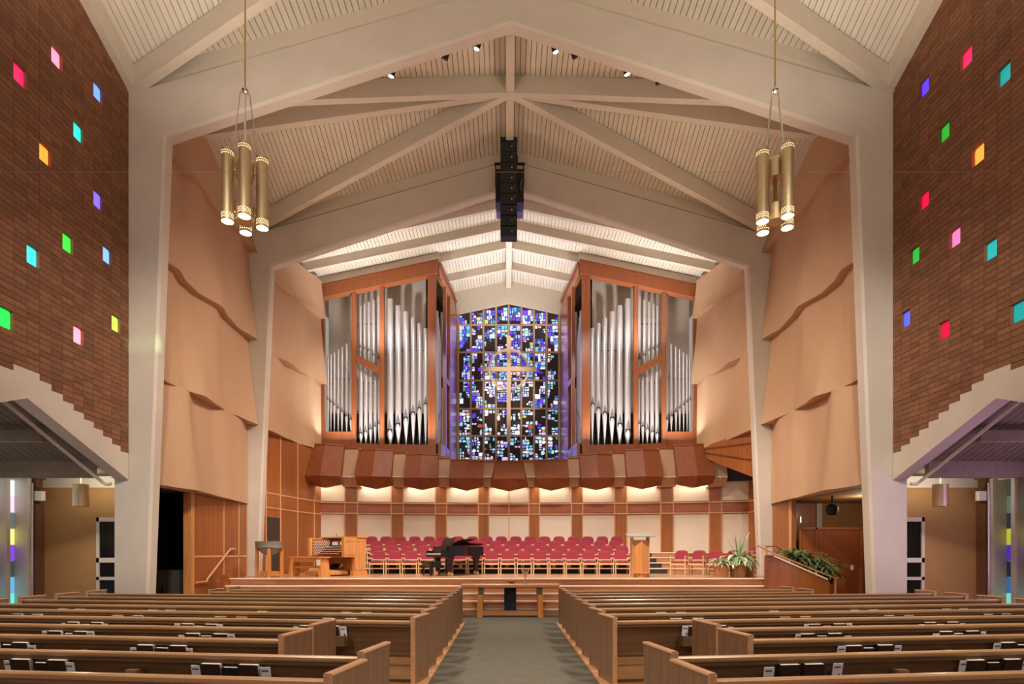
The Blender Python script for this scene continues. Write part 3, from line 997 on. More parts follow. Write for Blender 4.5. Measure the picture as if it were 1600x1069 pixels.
# handrail
h = thing('handrail', 'slim wooden handrail climbing the left panelled wall beside the steps', 'handrail', (-8.7, 17.0, 0))
pts = [(.02, -.9, .93), (.02, -.35, .93), (.02, -.3, 1.0), (.02, 1.1, 1.88), (.02, 1.4, 1.88)]
MB().tube(pts, .028, 8).build('rail', M['trimwood'], h, True)
for i in (1, 3):
    p = pts[i]
    MB().tube([(p[0], p[1] + .1, p[2] + .04), (p[0], p[1] + .1, p[2] - .06), (-.06, p[1] + .1, p[2] - .08)], .01, 6).build('bracket', M['steel'], h)

wr = MB().box(8.80, 8.95, 18.2, 19.5, 0, 3.41).build('wall_lower_right', M['panel_z'])
tag(wr, 'narrow cherry panelled wall beside the right leg of the second portal', 'wall', kind='structure')
MB().box(8.75, 8.80, 18.18, 18.26, 0, 3.4).build('upright_bead', M['trimwood'], wr)
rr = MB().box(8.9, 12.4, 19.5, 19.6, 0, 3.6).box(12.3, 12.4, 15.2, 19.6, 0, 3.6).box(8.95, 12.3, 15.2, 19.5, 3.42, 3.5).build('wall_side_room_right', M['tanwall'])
tag(rr, 'tan walls of the side passage behind the right opening', 'wall', kind='structure')
cl = thing('wood_partition', 'big dark wood partition with a frame behind the fern planter', 'partition', (9.0, 18.3, 0))
xs = [(1250 - PX) * 18.3 / F + CX - 9, (1345 - PX) * 18.3 / F + CX - 9]
MB().box(xs[0], xs[1], 0, .1, 0, 2.52).build('panel', M['canopy'], cl)
for x in (xs[0], xs[0] + .5, xs[1]):
    MB().box(x - .03, x + .03, -.03, .0, 0, 2.55).build('stile', M['panel_z'], cl)
MB().box(xs[0], xs[1], -.03, .02, 2.49, 2.56).build('top_rail', M['panel_z'], cl)
up = thing('wood_closet', 'upper cherry wood closet front with a small handle in the right passage', 'closet', (9.05, 19.2, 0))
MB().box(.0, 1.05, 0, .25, 0, 3.4).build('body', M['panel_z'], up)
MB().box(.5, .55, -.04, 0, 2.75, 2.95).build('handle', M['steel'], up)
MB().box(1.1, 1.28, .05, .25, 0, 3.4).build('louvre_panel', M['beam'], up)
MB().box(.3, .34, -.02, .0, 0, 3.4).build('seam', M['trimwood'], up)
spk = thing('wall_speaker', 'small dark round spotlight under the right acoustic panels', 'speaker', (9.35, 16.9, 3.0))
MB().lathe([(0, -.16), (.12, -.14), (.17, -.02), (.17, .08), (.1, .16), (0, .17)], 14).build('housing', M['blackmatte'], spk, True)
MB().cyl((0, 0, .1), (0, .0, .42), .025, n=8).build('bracket', M['black'], spk)
sw = MB().bbox(-.045, .045, -.012, 0, -.075, .075, .008).build('light_switch', M['whiteplate'], loc=at(1331, 887, 18.26))
tag(sw, 'white switch plate on the wood partition behind the ferns', 'switch')

# ---- stained glass window
WYY = 28.8
wtop = lambda x: 14.1 - 0.21 * abs(x)
wz0 = 5.2
w1 = MB()
for s in (-1, 1):
    w1.hexa([(0, WYY + .12, wz0), (s * 8.8, WYY + .12, wz0), (s * 8.8, WYY + .3, wz0), (0, WYY + .3, wz0), (0, WYY + .12, 15.2), (s * 8.8, WYY + .12, 13.4), (s * 8.8, WYY + .3, 13.4), (0, WYY + .3, 15.2)])
win = w1.build('window_25', M['mullion'])
tag(win, 'tall gabled stained glass window of blue, white and violet glass behind the cross', 'window', kind='structure')
hd = MB()
for s in (-1, 1):
    hd.hexa([(0, WYY - .12, wtop(0)), (s * 3.2, WYY - .12, wtop(3.2)), (s * 3.2, WYY + .1, wtop(3.2)), (0, WYY + .1, wtop(0)), (0, WYY - .12, CR), (s * 3.2, WYY - .12, CR - CS * 3.2), (s * 3.2, WYY + .1, CR - CS * 3.2), (0, WYY + .1, CR)])
hd.build('header', M['beam'], win)
CWID = 0.623
ROWZ = [wz0] + [EYE + (PY - y) * WYY / F for y in (681.4, 639, 595, 551, 508)] + [14.2]
PALE = [(190, 215, 255), (225, 225, 255), (170, 200, 250), (205, 195, 250), (240, 240, 255), (150, 215, 235)]
DEEP = [(70, 60, 235), (90, 80, 250), (110, 60, 240), (60, 90, 230), (130, 110, 255)]
TEAL = [(80, 190, 210), (120, 215, 225), (60, 150, 170)]
ODD = [(60, 140, 90), (180, 185, 110), (225, 175, 185), (160, 80, 60), (130, 50, 180), (205, 165, 140), (80, 120, 170)]


def guillotine(x0, x1, z0, z1, out, dmin):
    w, h = x1 - x0, z1 - z0
    if w < dmin * 1.7 and h < dmin * 1.7 or (random.random() < .12 and max(w, h) < dmin * 2.6):
        out.append((x0, x1, z0, z1))
        return
    if w > h * random.uniform(.8, 1.25):
        c = x0 + w * random.uniform(.35, .65)
        guillotine(x0, c, z0, z1, out, dmin)
        guillotine(c, x1, z0, z1, out, dmin)
    else:
        c = z0 + h * random.uniform(.35, .65)
        guillotine(x0, x1, z0, c, out, dmin)
        guillotine(x0, x1, c, z1, out, dmin)


CZ = EYE + (PY - 577) * 28.2 / F


def banded(x, z):
    r = math.hypot(x, z - CZ)
    d = z - CZ
    if 1.45 < r < 1.75 and (x < 0 or d < 0):
        return True
    if 2.35 < r < 2.6:
        return True
    if abs((abs(x) - .55) - (d - 1.0) * .9) < .14 and d > 1.0:
        return True
    if abs(d + 2.1 - .45 * math.sin(x * 2.2)) < .14:
        return True
    if d < -2.4 and abs(math.sin(x * 2.6 + d * 1.8)) < .28:
        return True
    if 1.0 < x < 2.2 and abs(d + .2 - (x - 1.6) * 1.4) < .16:
        return True
    return False


for c in range(8):
    xa, xb = (c - 4) * CWID, (c - 3) * CWID
    for r in range(6):
        z0, z1 = ROWZ[r], ROWZ[r + 1]
        ta, tb = (wtop(xa), wtop(xb)) if r == 5 else (z1, z1)
        pan = MB().hexa([(xa + .03, WYY + .02, z0), (xb - .03, WYY + .02, z0), (xb - .03, WYY + .09, z0), (xa + .03, WYY + .09, z0), (xa + .03, WYY + .02, ta), (xb - .03, WYY + .02, tb), (xb - .03, WYY + .09, tb), (xa + .03, WYY + .09, ta)])
        po = pan.build('glass_panel', M['matrix'], win)
        cells = []
        low = r <= 1
        guillotine(xa + .05, xb - .05, z0 + .05, min(ta, tb) - .04, cells, .115 if not low else .13)
        me, cols = MB(), []
        for (a, b, p, q) in cells:
            cx_, cz_ = (a + b) / 2, (p + q) / 2
            if banded(cx_, cz_) or random.random() < (.08 if r > 1 else .2):
                continue
            g = random.uniform(.010, .024)
            a, b, p, q = a + g, b - g, p + g, q - g
            if b - a < .03 or q - p < .03:
                continue
            rr_ = random.random()
            deep = .30 if r < 4 else (.32 if r == 4 else .36)
            if r <= 1 and rr_ < .2:
                col = random.choice(PALE[-2:])
            elif rr_ < deep:
                col = random.choice(DEEP)
            elif rr_ < deep + .14:
                col = random.choice(TEAL)
            elif rr_ < deep + .22:
                col = random.choice(ODD)
            else:
                col = random.choice(PALE)
            f = random.uniform(.72, 1.05)
            lc = tuple(min(1, v * f) for v in lin(col)[:3]) + (1,)
            j = lambda: random.uniform(-.014, .014)
            if low and random.random() < .75:
                n = 7
                ring = [(cx_ + (b - a) * .54 * (1 + .25 * math.sin(i * 5 + a * 40)) * math.cos(2 * math.pi * i / n + a * 30) + j(), cz_ + (q - p) * .54 * (1 + .25 * math.sin(i * 5 + a * 40)) * math.sin(2 * math.pi * i / n + a * 30) + j()) for i in range(n)]
            else:
                ring = [(a + j(), p + j()), (b + j(), p + j()), (b + j(), q + j()), (a + j(), q + j())]
                n = 4
            nf = len(me.f)
            me.prism([(x, WYY - .006, z) for x, z in ring], (0, .03, 0))
            cols += [lc] * (len(me.f) - nf)
        if not me.f:
            continue
        go = me.build('glass_pieces', M['glass'], po, fix=False)
        tag(go, kind='stuff')
        at_ = go.data.color_attributes.new('tint', 'FLOAT_COLOR', 'CORNER')
        for poly, lc in zip(go.data.polygons, cols):
            for li in poly.loop_indices:
                at_.data[li].color = lc
for c in range(9):
    x = (c - 4) * CWID
    MB().box(x - .045, x + .045, WYY - .07, WYY + .1, wz0, wtop(x)).build('mullion', M['mullion'], win)
for z in ROWZ[1:-1]:
    MB().box(-4 * CWID, 4 * CWID, WYY - .05, WYY + .1, z - .04, z + .04).build('transom', M['mullion'], win)

# cross with ring
k = 28.2 / F
cr = thing('wall_cross', 'large pale wooden cross with a ring, mounted before the stained glass', 'cross', (0, 28.2, zat(691, 28.2)))
zc = CZ - zat(691, 28.2)
MB().bbox(-.1, .1, -.05, .05, 0, zat(525, 28.2) - zat(691, 28.2), .01).build('upright', M['cross'], cr)
MB().bbox(-43.5 * k, 43.5 * k, -.055, .055, zc - .11, zc + .11, .01).build('crossbar', M['cross'], cr)
rg = MB()
R0, R1, n = 29 * k, 32.3 * k, 48
rg.loft([[(R * math.cos(2 * math.pi * i / n), y, zc + R * math.sin(2 * math.pi * i / n)) for R, y in ((R0, -.04), (R1, -.04), (R1, .04), (R0, .04))] for i in range(n + 1)], True, False)
rg.build('ring', M['cross'], cr, True)
for z in (.4, zc, zc + 1.0):
    MB().cyl((0, .04, z), (0, .56, z), .02, n=6).build('bracket', M['mullion'], cr)

# ---- organ cases
OY = 24.85


def organ(s):
    nm = 'left' if s < 0 else 'right'

    def P(px, py, Y=OY):            # measured on the left case, mirrored for the right one
        q = at(px, py, Y)
        return Vector((-s * q.x if s > 0 else q.x, q.y, q.z)) if s < 0 else Vector((-q.x, q.y, q.z))
    base = P(588, 722)
    org = Vector((base.x, OY, 6.0))
    t = thing('pipe_organ', 'tall cherry organ case with silver pipes on the %s of the stained glass' % nm, 'organ', org, group='organ cases')

    def part(mb, name, m, parent=t, smooth=False):
        return mb.build(name, m, parent, smooth, org=org)

    def board(pts, y0, y1):          # polygon in the face plane given in photo pixels
        mb = MB()
        poly = [P(px, py) for px, py in pts]
        mb.prism([(q.x, y0, q.z) for q in poly], (0, y1 - y0, 0))
        return mb
    part(board([(497, 452), (685, 411), (685, 430), (497, 470)], OY - .22, OY + .15), 'cornice', M['case'])
    part(board([(496, 450.5), (686, 409.5), (686, 413), (496, 454)], OY - .28, OY + .1), 'cornice_moulding', M['canopy'])
    for a, b, yt1, yt2 in ((499, 507.5, 469, 467), (551, 556.5, 459, 457.5), (594.5, 600.5, 449.5, 448), (669, 681.5, 433, 430)):
        part(board([(a, 722), (b, 722), (b, yt2), (a, yt1)], OY - .12, OY + .1), 'post', M['case'])
    part(board([(507, 722), (551, 722), (551, 675), (507, 675)], OY - .06, OY + .06), 'lower_panel', M['case'])
    part(board([(556, 724), (669, 724), (669, 695.5), (556, 693.5)], OY - .06, OY + .06), 'lower_panel', M['case'])
    part(board([(556, 555), (594.5, 575), (594.5, 586), (556, 565)], OY - .1, OY + .08), 'slanted_rail', M['case'])
    part(board([(503, 448), (673, 410), (673, 700), (503, 680)], OY + .95, OY + 1.0), 'backing_panel', M['backing'])
    part(board([(507, 640), (669, 640), (669, 700), (507, 680)], OY + .70, OY + .74), 'dark_windchest', M['dark'])

    crop = lambda x, y: (490 + x / 3.686, 410 + y / 3.686)

    def pipe(px, top, mouth, tip, w, yo=0.0):
        c = crop(px, top)
        pt, pm, pb = P(*crop(px, top)), P(*crop(px, mouth)), P(*crop(px, tip))
        r = w / 3.686 / 2 * OY / F
        y = OY + .28 + yo
        mb = MB()
        mb.lathe([(r * .16, pb.z - org.z), (r, pm.z - org.z - r * 2.0), (r, pt.z - org.z), (r * .9, pt.z - org.z), (r * .9, pt.z - org.z - .1)], 14, (pt.x - org.x, y - org.y, 0))
        po = mb.build('pipe', M['pipe'], t, True)
        # mouth: a dark slot under a pointed upper lip
        yy = y - org.y - r * 1.12
        x, z = pt.x - org.x, pm.z - org.z
        mm = MB()
        mm.prism([(x - r * .78, yy + r * .36, z - r * 1.7), (x, yy, z - r * 2.1), (x + r * .78, yy + r * .36, z - r * 1.7), (x + r * .78, yy + r * .36, z - r * .1), (x, yy, z - r * .1), (x - r * .78, yy + r * .36, z - r * .1)], (0, .02, 0))
        mm.build('mouth', M['mouth'], po)
        lp = MB()
        lp.prism([(x - r * .7, yy + r * .29, z + r * .05), (x, yy, z + r * .05), (x + r * .7, yy + r * .29, z + r * .05), (x, yy, z + r * 3.0)], (0, .012, 0))
        lp.build('upper_lip', M['lip'], po)

    for a in zip((71, 88, 108, 131, 153, 180, 206), (532, 520, 508, 490, 475, 457, 438), (775, 790, 805, 825, 845, 870, 890), [978] * 7, (13, 14, 15, 16, 17, 18, 19)):
        pipe(*a)
    for a in zip((261, 284, 309, 337, 367), (238, 226, 214, 202, 183), (470, 480, 490, 515, 535), (528, 545, 560, 577, 598), (14, 15, 16, 18, 19)):
        pipe(*a)
    for a in zip((263, 292, 320, 346, 369), (598, 616, 634, 650, 660), (970, 960, 945, 930, 915), [1045] * 5, (23, 22, 21, 19, 16)):
        pipe(*a)
    for a in zip((434, 481, 526, 568, 605, 640), (198, 238, 272, 308, 340, 368), (950, 915, 880, 850, 825, 800), [1050] * 6, (36, 34, 31, 28, 27, 25)):
        pipe(*a)
    for py in (500, 594, 542):
        a, b = (556, 594) if py != 542 else (600, 669)
        A, B = P(a, py), P(b, py)
        part(MB().box(min(A.x, B.x), max(A.x, B.x), OY + .42, OY + .45, A.z - .015, A.z + .015), 'pipe_rack', M['black'])
    A, B = P(507, 588), P(551, 588)
    part(MB().box(min(A.x, B.x), max(A.x, B.x), OY + .42, OY + .45, A.z - .015, A.z + .015), 'pipe_rack', M['black'])
    # return side towards the window
    P0 = Vector((s * 2.98, OY + .08, 0))
    P1 = Vector((s * 2.62, 28.62, 0))

    def sd(t0, t1, z0, z1, d0=-.08, d1=.06):
        a, b = P0.lerp(P1, t0), P0.lerp(P1, t1)
        n = Vector((-s, 0, 0))
        q = [a - n * d1, b - n * d1, b - n * d0, a - n * d0]
        return MB().hexa([v + Vector((0, 0, z0)) for v in q] + [v + Vector((0, 0, z1)) for v in q])
    zt = P(683, 411).z
    part(sd(-.02, 1, zt - .55, zt, -.02, .12), 'side_cornice', M['case'])
    part(sd(-.02, 1.0, zt - .06, zt + .02, -.08, .14), 'side_moulding', M['canopy'])
    for a, b in ((.27, .32), (.52, .56)):
        part(sd(a, b, 5.6, zt - .5), 'side_post', M['case'])
    part(sd(.58, 1.0, 5.6, zt - .5), 'side_panel', M['case'])
    part(sd(0, .6, 5.6, 6.5), 'side_lower_panel', M['case'])
    part(sd(.3, .54, 9.4, 9.65), 'side_rail', M['case'])
    for j in range(6):
        for (a, b, z0, zt_, slope) in ((.03, .26, 6.5, 12.2, -.22), (.33, .51, 9.7, 12.6, -.25), (.33, .51, 6.5, 9.2, -.06)):
            u = a + (b - a) * (j + .5) / 6
            q = P0.lerp(P1, u)
            r = .075 - .004 * j
            zz = zt_ + slope * j
            mb = MB()
            mb.lathe([(.015, z0 - org.z), (r, z0 + .9 - org.z + .1 * j), (r, zz - org.z), (r * .85, zz - org.z)], 10, (q.x + s * .16 - org.x, q.y - org.y, 0))
            po = mb.build('pipe', M['pipe'], t, True)
            MB().prism([(q.x + s * .16 - s * r * .95 - org.x, q.y + yy - org.y, z0 + .95 + .1 * j - org.z + dz) for yy, dz in ((-r * .5, 0), (r * .5, 0), (r * .5, .12), (0, .3), (-r * .5, .12))], (s * .01, 0, 0)).build('mouth', M['mouth'], po)
    bx = [P0 + Vector((s * .6, .5, 0)), P1 + Vector((s * .6, 0, 0))]
    part(MB().hexa([bx[0] + Vector((0, 0, 5.6)), bx[1] + Vector((0, 0, 5.6)), bx[1] + Vector((s * .05, 0, 5.6)), bx[0] + Vector((s * .05, 0, 5.6)), bx[0] + Vector((0, 0, zt - .3)), bx[1] + Vector((0, 0, zt - .3)), bx[1] + Vector((s * .05, 0, zt - .3)), bx[0] + Vector((s * .05, 0, zt - .3))]), 'inner_panel', M['dark'])
    # painted soffit boards between case and roof
    fz = MB()
    a, b = P(496, 452), P(686, 411)
    fz.hexa([(a.x, OY - .1, a.z), (b.x, OY - .1, b.z), (b.x, OY + .1, b.z), (a.x, OY + .1, a.z), (a.x, OY - .1, cz(a.x, 0)), (b.x, OY - .1, cz(b.x, 0)), (b.x, OY + .1, cz(b.x, 0)), (a.x, OY + .1, cz(a.x, 0))])
    o = fz.build('trim_%d' % (7 if s < 0 else 8), M['beam'])
    tag(o, 'white fascia between the %s organ case and the boarded ceiling' % nm, 'fascia', kind='structure')
    q0, q1 = P0 + Vector((s * .02, 0, 0)), P1 + Vector((s * .02, 0, 0))
    MB().hexa([q0 + Vector((0, 0, zt)), q1 + Vector((0, 0, zt)), q1 + Vector((s * .2, 0, zt)), q0 + Vector((s * .2, 0, zt)), (q0.x, q0.y, cz(q0.x, 0)), (q1.x, q1.y, cz(q1.x, 0)), (q1.x + s * .2, q1.y, cz(q1.x, 0)), (q0.x + s * .2, q0.y, cz(q0.x, 0))]).build('side_fascia', M['beam'], o)
    return t


organ(-1)
organ(1)

# ================================================================== OBJECTS
ORD = ['first', 'second', 'third', 'fourth', 'fifth', 'sixth', 'seventh', 'eighth', 'ninth', 'tenth', 'eleventh', 'twelfth', 'thirteenth', 'fourteenth', 'fifteenth', 'sixteenth', 'seventeenth', 'eighteenth']

# ---- pews
ALPHA = math.radians(6.9)
RACK_ME = MB().box(-.36, .36, -.085, -.073, .53, .645).box(-.37, .37, -.10, .06, .515, .53).box(-.36, -.345, -.085, .05, .53, .645).box(.345, .36, -.085, .05, .53, .645).mesh('book_rack', M['pew_x'])
CUP_ME = MB().box(-.05, .05, -.07, .02, .60, .70).box(-.06, .06, -.09, .02, .59, .605).mesh('card_holder', M['pew_z'])


def end_panel_mesh():
    # upright end plate with rounded top corners; local x is thickness
    prof = [(-.06, 0), (.50, 0), (.50, .855), (.488, .878), (.47, .888), (-.03, .888), (-.05, .878), (-.06, .855)]
    a = MB()
    a.prism([(-.012, y, z) for y, z in prof], (.05, 0, 0))
    return a.mesh('end_panel', M['pew_z'])


def end_cap_mesh():
    a = MB()
    a.bbox(-.022, .048, -.068, .505, .872, .902, .01)
    return a.mesh('end_cap', M['pew_cap'])


END_ME, CAP_ME = end_panel_mesh(), end_cap_mesh()
NEDGE_ME = MB().bbox(-.018, .044, -.075, -.05, .02, .885, .008).mesh('end_edge', M['pew_cap'])


def hymnal_tree(kind):
    w, h, t = (.185, .215, .052) if kind == 'hymnal' else (.135, .185, .04)
    m = M['hymnal'] if kind == 'hymnal' else M['bible']
    o = thing('hymnal' if kind == 'hymnal' else 'pew_bible', 'x', 'book')
    MB().box(-w / 2, w / 2, -t / 2, -t / 2 + .004, 0, h).box(-w / 2, w / 2, t / 2 - .004, t / 2, 0, h).box(-w / 2, -w / 2 + .004, -t / 2, t / 2, 0, h).build('cover', m, o)
    MB().box(-w / 2 + .004, w / 2 - .006, -t / 2 + .004, t / 2 - .004, .005, h - .004).build('pages', M['paper'], o)
    if kind == 'hymnal':
        MB().box(-.012, .012, -t / 2 - .001, -t / 2, h * .38, h * .38 + .03).build('emblem', M['gold'], o)
    else:
        MB().box(-.04, .04, -t / 2 - .001, -t / 2, h * .42, h * .42 + .014).build('title', M['gold'], o)
    return o


def card_tree():
    o = thing('pew_card', 'x', 'card')
    MB().box(-.045, .045, -.004, .002, 0, .17).build('card', M['card'], o)
    MB().box(-.035, .025, -.006, -.004, .13, .145).build('print', M['print'], o)
    MB().box(.005, .025, -.006, -.004, .05, .075).build('mark', M['print'], o)
    return o


protos = {'hymnal': hymnal_tree('hymnal'), 'bible': hymnal_tree('bible'), 'card': card_tree()}
used = set()
FROM = ['nearest', 'second nearest', 'third nearest', 'fourth nearest', 'fifth nearest', 'sixth nearest', 'seventh nearest', 'eighth nearest', 'ninth nearest', 'tenth nearest', 'eleventh nearest', 'front']


def put_book(kind, loc, rz, tilt, label, group):
    if kind not in used:
        used.add(kind)
        o = protos[kind]
    else:
        o = copy_tree(protos[kind])
    o.location = loc
    o.rotation_euler = (tilt, 0, rz)
    tag(o, label, 'card' if kind == 'card' else 'book', group)


def pew(n, s):
    Y = 13.72 - .885 * (12 - n)
    x_in = 1.30
    x_out = 9.35 if n <= 10 else 6.95
    if n in (3, 4):
        x_in = 2.35
        Y += (x_in - 1.3) * math.tan(ALPHA)
    L = (x_out - x_in) / math.cos(ALPHA)
    side = 'left' if s < 0 else 'right'
    rz = s * ALPHA
    lab = 'long oak pew in the %s block, %s to the camera' % (side, FROM[n - 1]) if n < 12 else 'long oak pew in the %s block, front row before the steps' % side
    if n in (3, 4):
        lab = 'shorter oak pew set back from the aisle, %s block, %s of two' % (side, 'nearer' if n == 3 else 'farther')
    p = thing('church_pew', lab, 'pew', (s * x_in, Y, 0), rz, 'church pews')
    lo, hi = sorted((-s * .005, s * (L - .01)))
    # back: leaning board, rail, lower board
    MB().hexa([(lo, .10, .36), (hi, .10, .36), (hi, .13, .36), (lo, .13, .36), (lo, -.005, .82), (hi, -.005, .82), (hi, .025, .82), (lo, .025, .82)]).build('backrest', M['pew_x'], p)
    MB().prism([(lo, y, z) for y, z in ((-.028, .80), (-.034, .815), (-.034, .835), (-.022, .848), (.02, .848), (.03, .838), (.03, .81), (.02, .80))], (hi - lo, 0, 0)).build('top_rail', M['pew_rail'], p)
    MB().box(lo, hi, -.018, .01, .765, .80).build('rail_moulding', M['pew_x'], p)
    MB().hexa([(lo, .08, .38), (hi, .08, .38), (hi, .52, .41), (lo, .52, .41), (lo, .08, .42), (hi, .08, .42), (hi, .52, .45), (lo, .52, .45)]).build('seat', M['pew_x'], p)
    MB().box(lo, hi, .16, .19, .10, .24).build('foot_rail', M['pew_rail'], p)
    for x, f in ((0, 1), (s * L, -1)):
        e = link_mesh('end_panel', END_ME, p, (x - .013 - s * f * .018, 0, 0), (0, 0, s * f * math.radians(3.5)))
        link_mesh('end_cap', CAP_ME, e)
        link_mesh('end_edge', NEDGE_ME, e)
    # intermediate supports
    k = 1
    while k * 2.4 < L - .8:
        MB().box(s * k * 2.4 - .02, s * k * 2.4 + .02, .1, .5, 0, .39).build('support', M['pew_z'], p)
        k += 1
    # racks on the rear face
    if n == 12:
        return
    base = [1.25, 2.95, 4.65, 6.35] if n not in (3, 4) else [1.3, 3.1, 4.9, 6.4]
    if n <= 2:
        base = [1.15, 2.97, 4.75, 6.4]
    for i, d in enumerate(base):
        if d > L - .5:
            continue
        x = s * d
        link_mesh('book_rack', RACK_ME, p, (x, 0, 0))
        if i + 1 < len(base) and base[i + 1] < L - .5:
            link_mesh('card_holder', CUP_ME, p, (s * (d + base[i + 1]) / 2, 0, 0))
        ca, sa = math.cos(rz), math.sin(rz)
        wpos = lambda lx, ly, z: (s * x_in + lx * ca - ly * sa, Y + lx * sa + ly * ca, z)
        if n < 2 or n > 7:
            continue
        X0 = wpos(x, 0, 0)
        if abs(F * (X0[0] - CX) / X0[1]) > 900:
            continue
        grp = 'books in the pew racks'
        items = [('card', -.31), ('hymnal', -.18), ('bible', 0.0), ('hymnal', .17), ('card', .31)]
        if n == 2 and s > 0 and i == 0:
            items = [('card', -.31), ('hymnal', -.14), ('hymnal', .10), ('card', .30)]
        if n == 6:
            items = [('hymnal', -.17), ('hymnal', .17)]
        if n == 7:
            items = [('hymnal', -.15), ('hymnal', .18)] if i != 1 else [('hymnal', .1)]
        hn = 0
        for kind, off in items:
            j = random.uniform(-.012, .012)
            rn_ = ORD[i] + ' rack from aisle'
            lr = 'left' if off < -.05 else ('right' if off > .05 else 'middle')
            nmk = {'hymnal': 'dark brown hymnal', 'bible': 'smaller black book', 'card': 'white pew card'}[kind]
            lab = '%s, %s in %s, %s pew, %s block' % (nmk, lr, rn_, FROM[n - 1], side)
            if len(items) == 1:
                lab = '%s alone in %s, %s pew, %s block' % (nmk, rn_, FROM[n - 1], side)
            put_book(kind, wpos(x + off + j, .008 if kind != 'card' else -.01, .56 + (0 if kind != 'card' else .03 + random.uniform(-.02, .02))), rz + random.uniform(-.03, .03), .20, lab, 'cards in the pew racks' if kind == 'card' else grp)


for n in range(12, 0, -1):
    for s in (-1, 1):
        pew(n, s)


# ---- choir chairs
def chair_proto(arms):
    o = thing('choir_chair' if not arms else 'armchair', 'x', 'chair')
    W = .255
    # seat: rounded pad
    r = []
    for z, k in ((.40, .9), (.415, 1.0), (.445, 1.0), (.46, .92)):
        r.append([((W - .01) * k * sx, -.21 * k + .0 if sy < 0 else .20 * k, z) for sx, sy in ((-1, -1), (-.9, -1.0), (.9, -1), (1, -1), (1, 1), (-1, 1))])
    MB().loft(r).build('seat', M['maroon'], o)
    # backrest: rounded outline, slightly curved
    pts = []
    for i in range(16):
        a = 2 * math.pi * i / 16
        cx = math.copysign(abs(math.cos(a)) ** .5, math.cos(a))
        sz = math.copysign(abs(math.sin(a)) ** (.95 if math.sin(a) > 0 else .6), math.sin(a))
        pts.append((cx * .24, .67 + sz * .19))
    front = [(x, .185 + .06 * ((z - .48) / .37) + .03 * (1 - (x / .24) ** 2), z) for x, z in pts]
    back = [(x * .97, y + .045, z) for x, y, z in front]
    MB().loft([front, back]).build('backrest', M['maroon'], o)
    for sx in (-1, 1):
        MB().bbox(sx * W - .018, sx * W + .018, -.225, -.185, 0, .44 if not arms else .64, .006).build('leg', M['chairwood'], o)
        a = MB().hexa([(sx * W - .016, .24, 0), (sx * W + .016, .24, 0), (sx * W + .016, .28, 0), (sx * W - .016, .28, 0), (sx * W - .016, .18, .55), (sx * W + .016, .18, .55), (sx * W + .016, .215, .55), (sx * W - .016, .215, .55)])
        a.build('leg', M['chairwood'], o)
        MB().box(sx * W - .012, sx * W + .012, -.2, .21, .345, .39).build('side_rail', M['chairwood'], o)
        if arms:
            MB().bbox(sx * W - .022, sx * W + .022, -.235, .2, .63, .66, .008).build('armrest', M['chairwood'], o)
    MB().box(-W, W, -.22, -.195, .335, .395).build('front_rail', M['chairwood'], o)
    MB().box(-W, W, -.21, -.19, .19, .215).build('stretcher', M['chairwood'], o)
    MB().box(-W, W, .17, .195, .49, .53).build('back_rail', M['chairwood'], o)
    return o


cp_ = chair_proto(False)
first = True
rowname = ['front', 'second', 'third', 'rear']
for r, (px0, spx, cnt) in enumerate(((590.4, 25.4, 16), (586.8, 24.2, 17), (586.0, 23.5, 17), (578.5, 22.75, 18))):
    Y, Z = 21.3 + .8 * r, SZ + .2 * r
    for i in range(cnt):
        x = at(px0 + spx * i, 0, Y).x
        o = cp_ if first else copy_tree(cp_)
        first = False
        o.location = (x, Y, Z)
        tag(o, 'maroon upholstered choir chair, %s row, %s from the organ console' % (rowname[r], ORD[i]), 'chair', 'choir chairs')
ac = chair_proto(True)
nmz = ['leftmost', 'second from left', 'third from left', 'rightmost, half hidden by the pale plant']
for i, px in enumerate((1062, 1089, 1115, 1142)):
    o = ac if i == 0 else copy_tree(ac)
    q = at(px, 895, 20.5)
    o.location = (q.x, 20.5 - .05 * i, SZ)
    o.rotation_euler = (0, 0, math.radians(-34))
    tag(o, 'maroon armchair right of the lectern, %s of four' % nmz[i], 'chair', 'armchairs on the platform')
for i, px in enumerate((1172, 1186)):
    o = copy_tree(ac)
    q = at(px, 880, 21.6)
    o.location = (q.x, 21.4 + .4 * i, SZ + .18)
    o.rotation_euler = (0, 0, math.radians(-75))
    tag(o, 'maroon armchair turned sideways behind the tall plant, %s of two' % ('nearer' if i == 0 else 'farther'), 'chair', 'armchairs by the portal leg')
b = MB().box(at(1165, 0, 21.5).x, at(1165, 0, 21.5).x + .95, 20.9, 22.3, SZ, SZ + .18).build('chair_podium', M['stepwood'])
tag(b, 'low wooden box step under the sideways armchairs', 'podium')

# ---- grand piano
pn = thing('grand_piano', 'black grand piano with its lid nearly closed on the platform', 'piano', (at(683, 0, 19.6).x, 19.6, SZ), math.radians(27))
pn.scale = (1.04, 1.04, 1.0)
out = []
for i in range(13):
    a = math.pi * i / 12
    out.append((1.55 + .26 * math.sin(a), .42 + .30 * math.cos(a)))     # tail
outline = [(0.12, .73)] + out + [(1.2, .0), (.95, -.28), (.80, -.58), (.66, -.73), (.12, -.73)]
MB().prism([(x, y, .66) for x, y in outline], (0, 0, .33)).build('case', M['black'], pn)
lz_ = lambda y: 1.01 + .15 * (.73 - y) / 1.46
lid = MB().prism([(.62, .73, lz_(.73))] + [(x, y, lz_(y)) for x, y in outline[1:-1]] + [(.62, -.73, lz_(-.73))], (0, 0, .025))
lid.build('lid', M['black'], pn)
hg = MB().hexa([(.62, .72, 1.04), (1.02, .72, 1.05), (1.02, -.72, 1.20), (.62, -.72, 1.19), (.62, .72, 1.07), (1.02, .72, 1.08), (1.02, -.72, 1.23), (.62, -.72, 1.22)])
hg.build('front_flap', M['black'], pn)
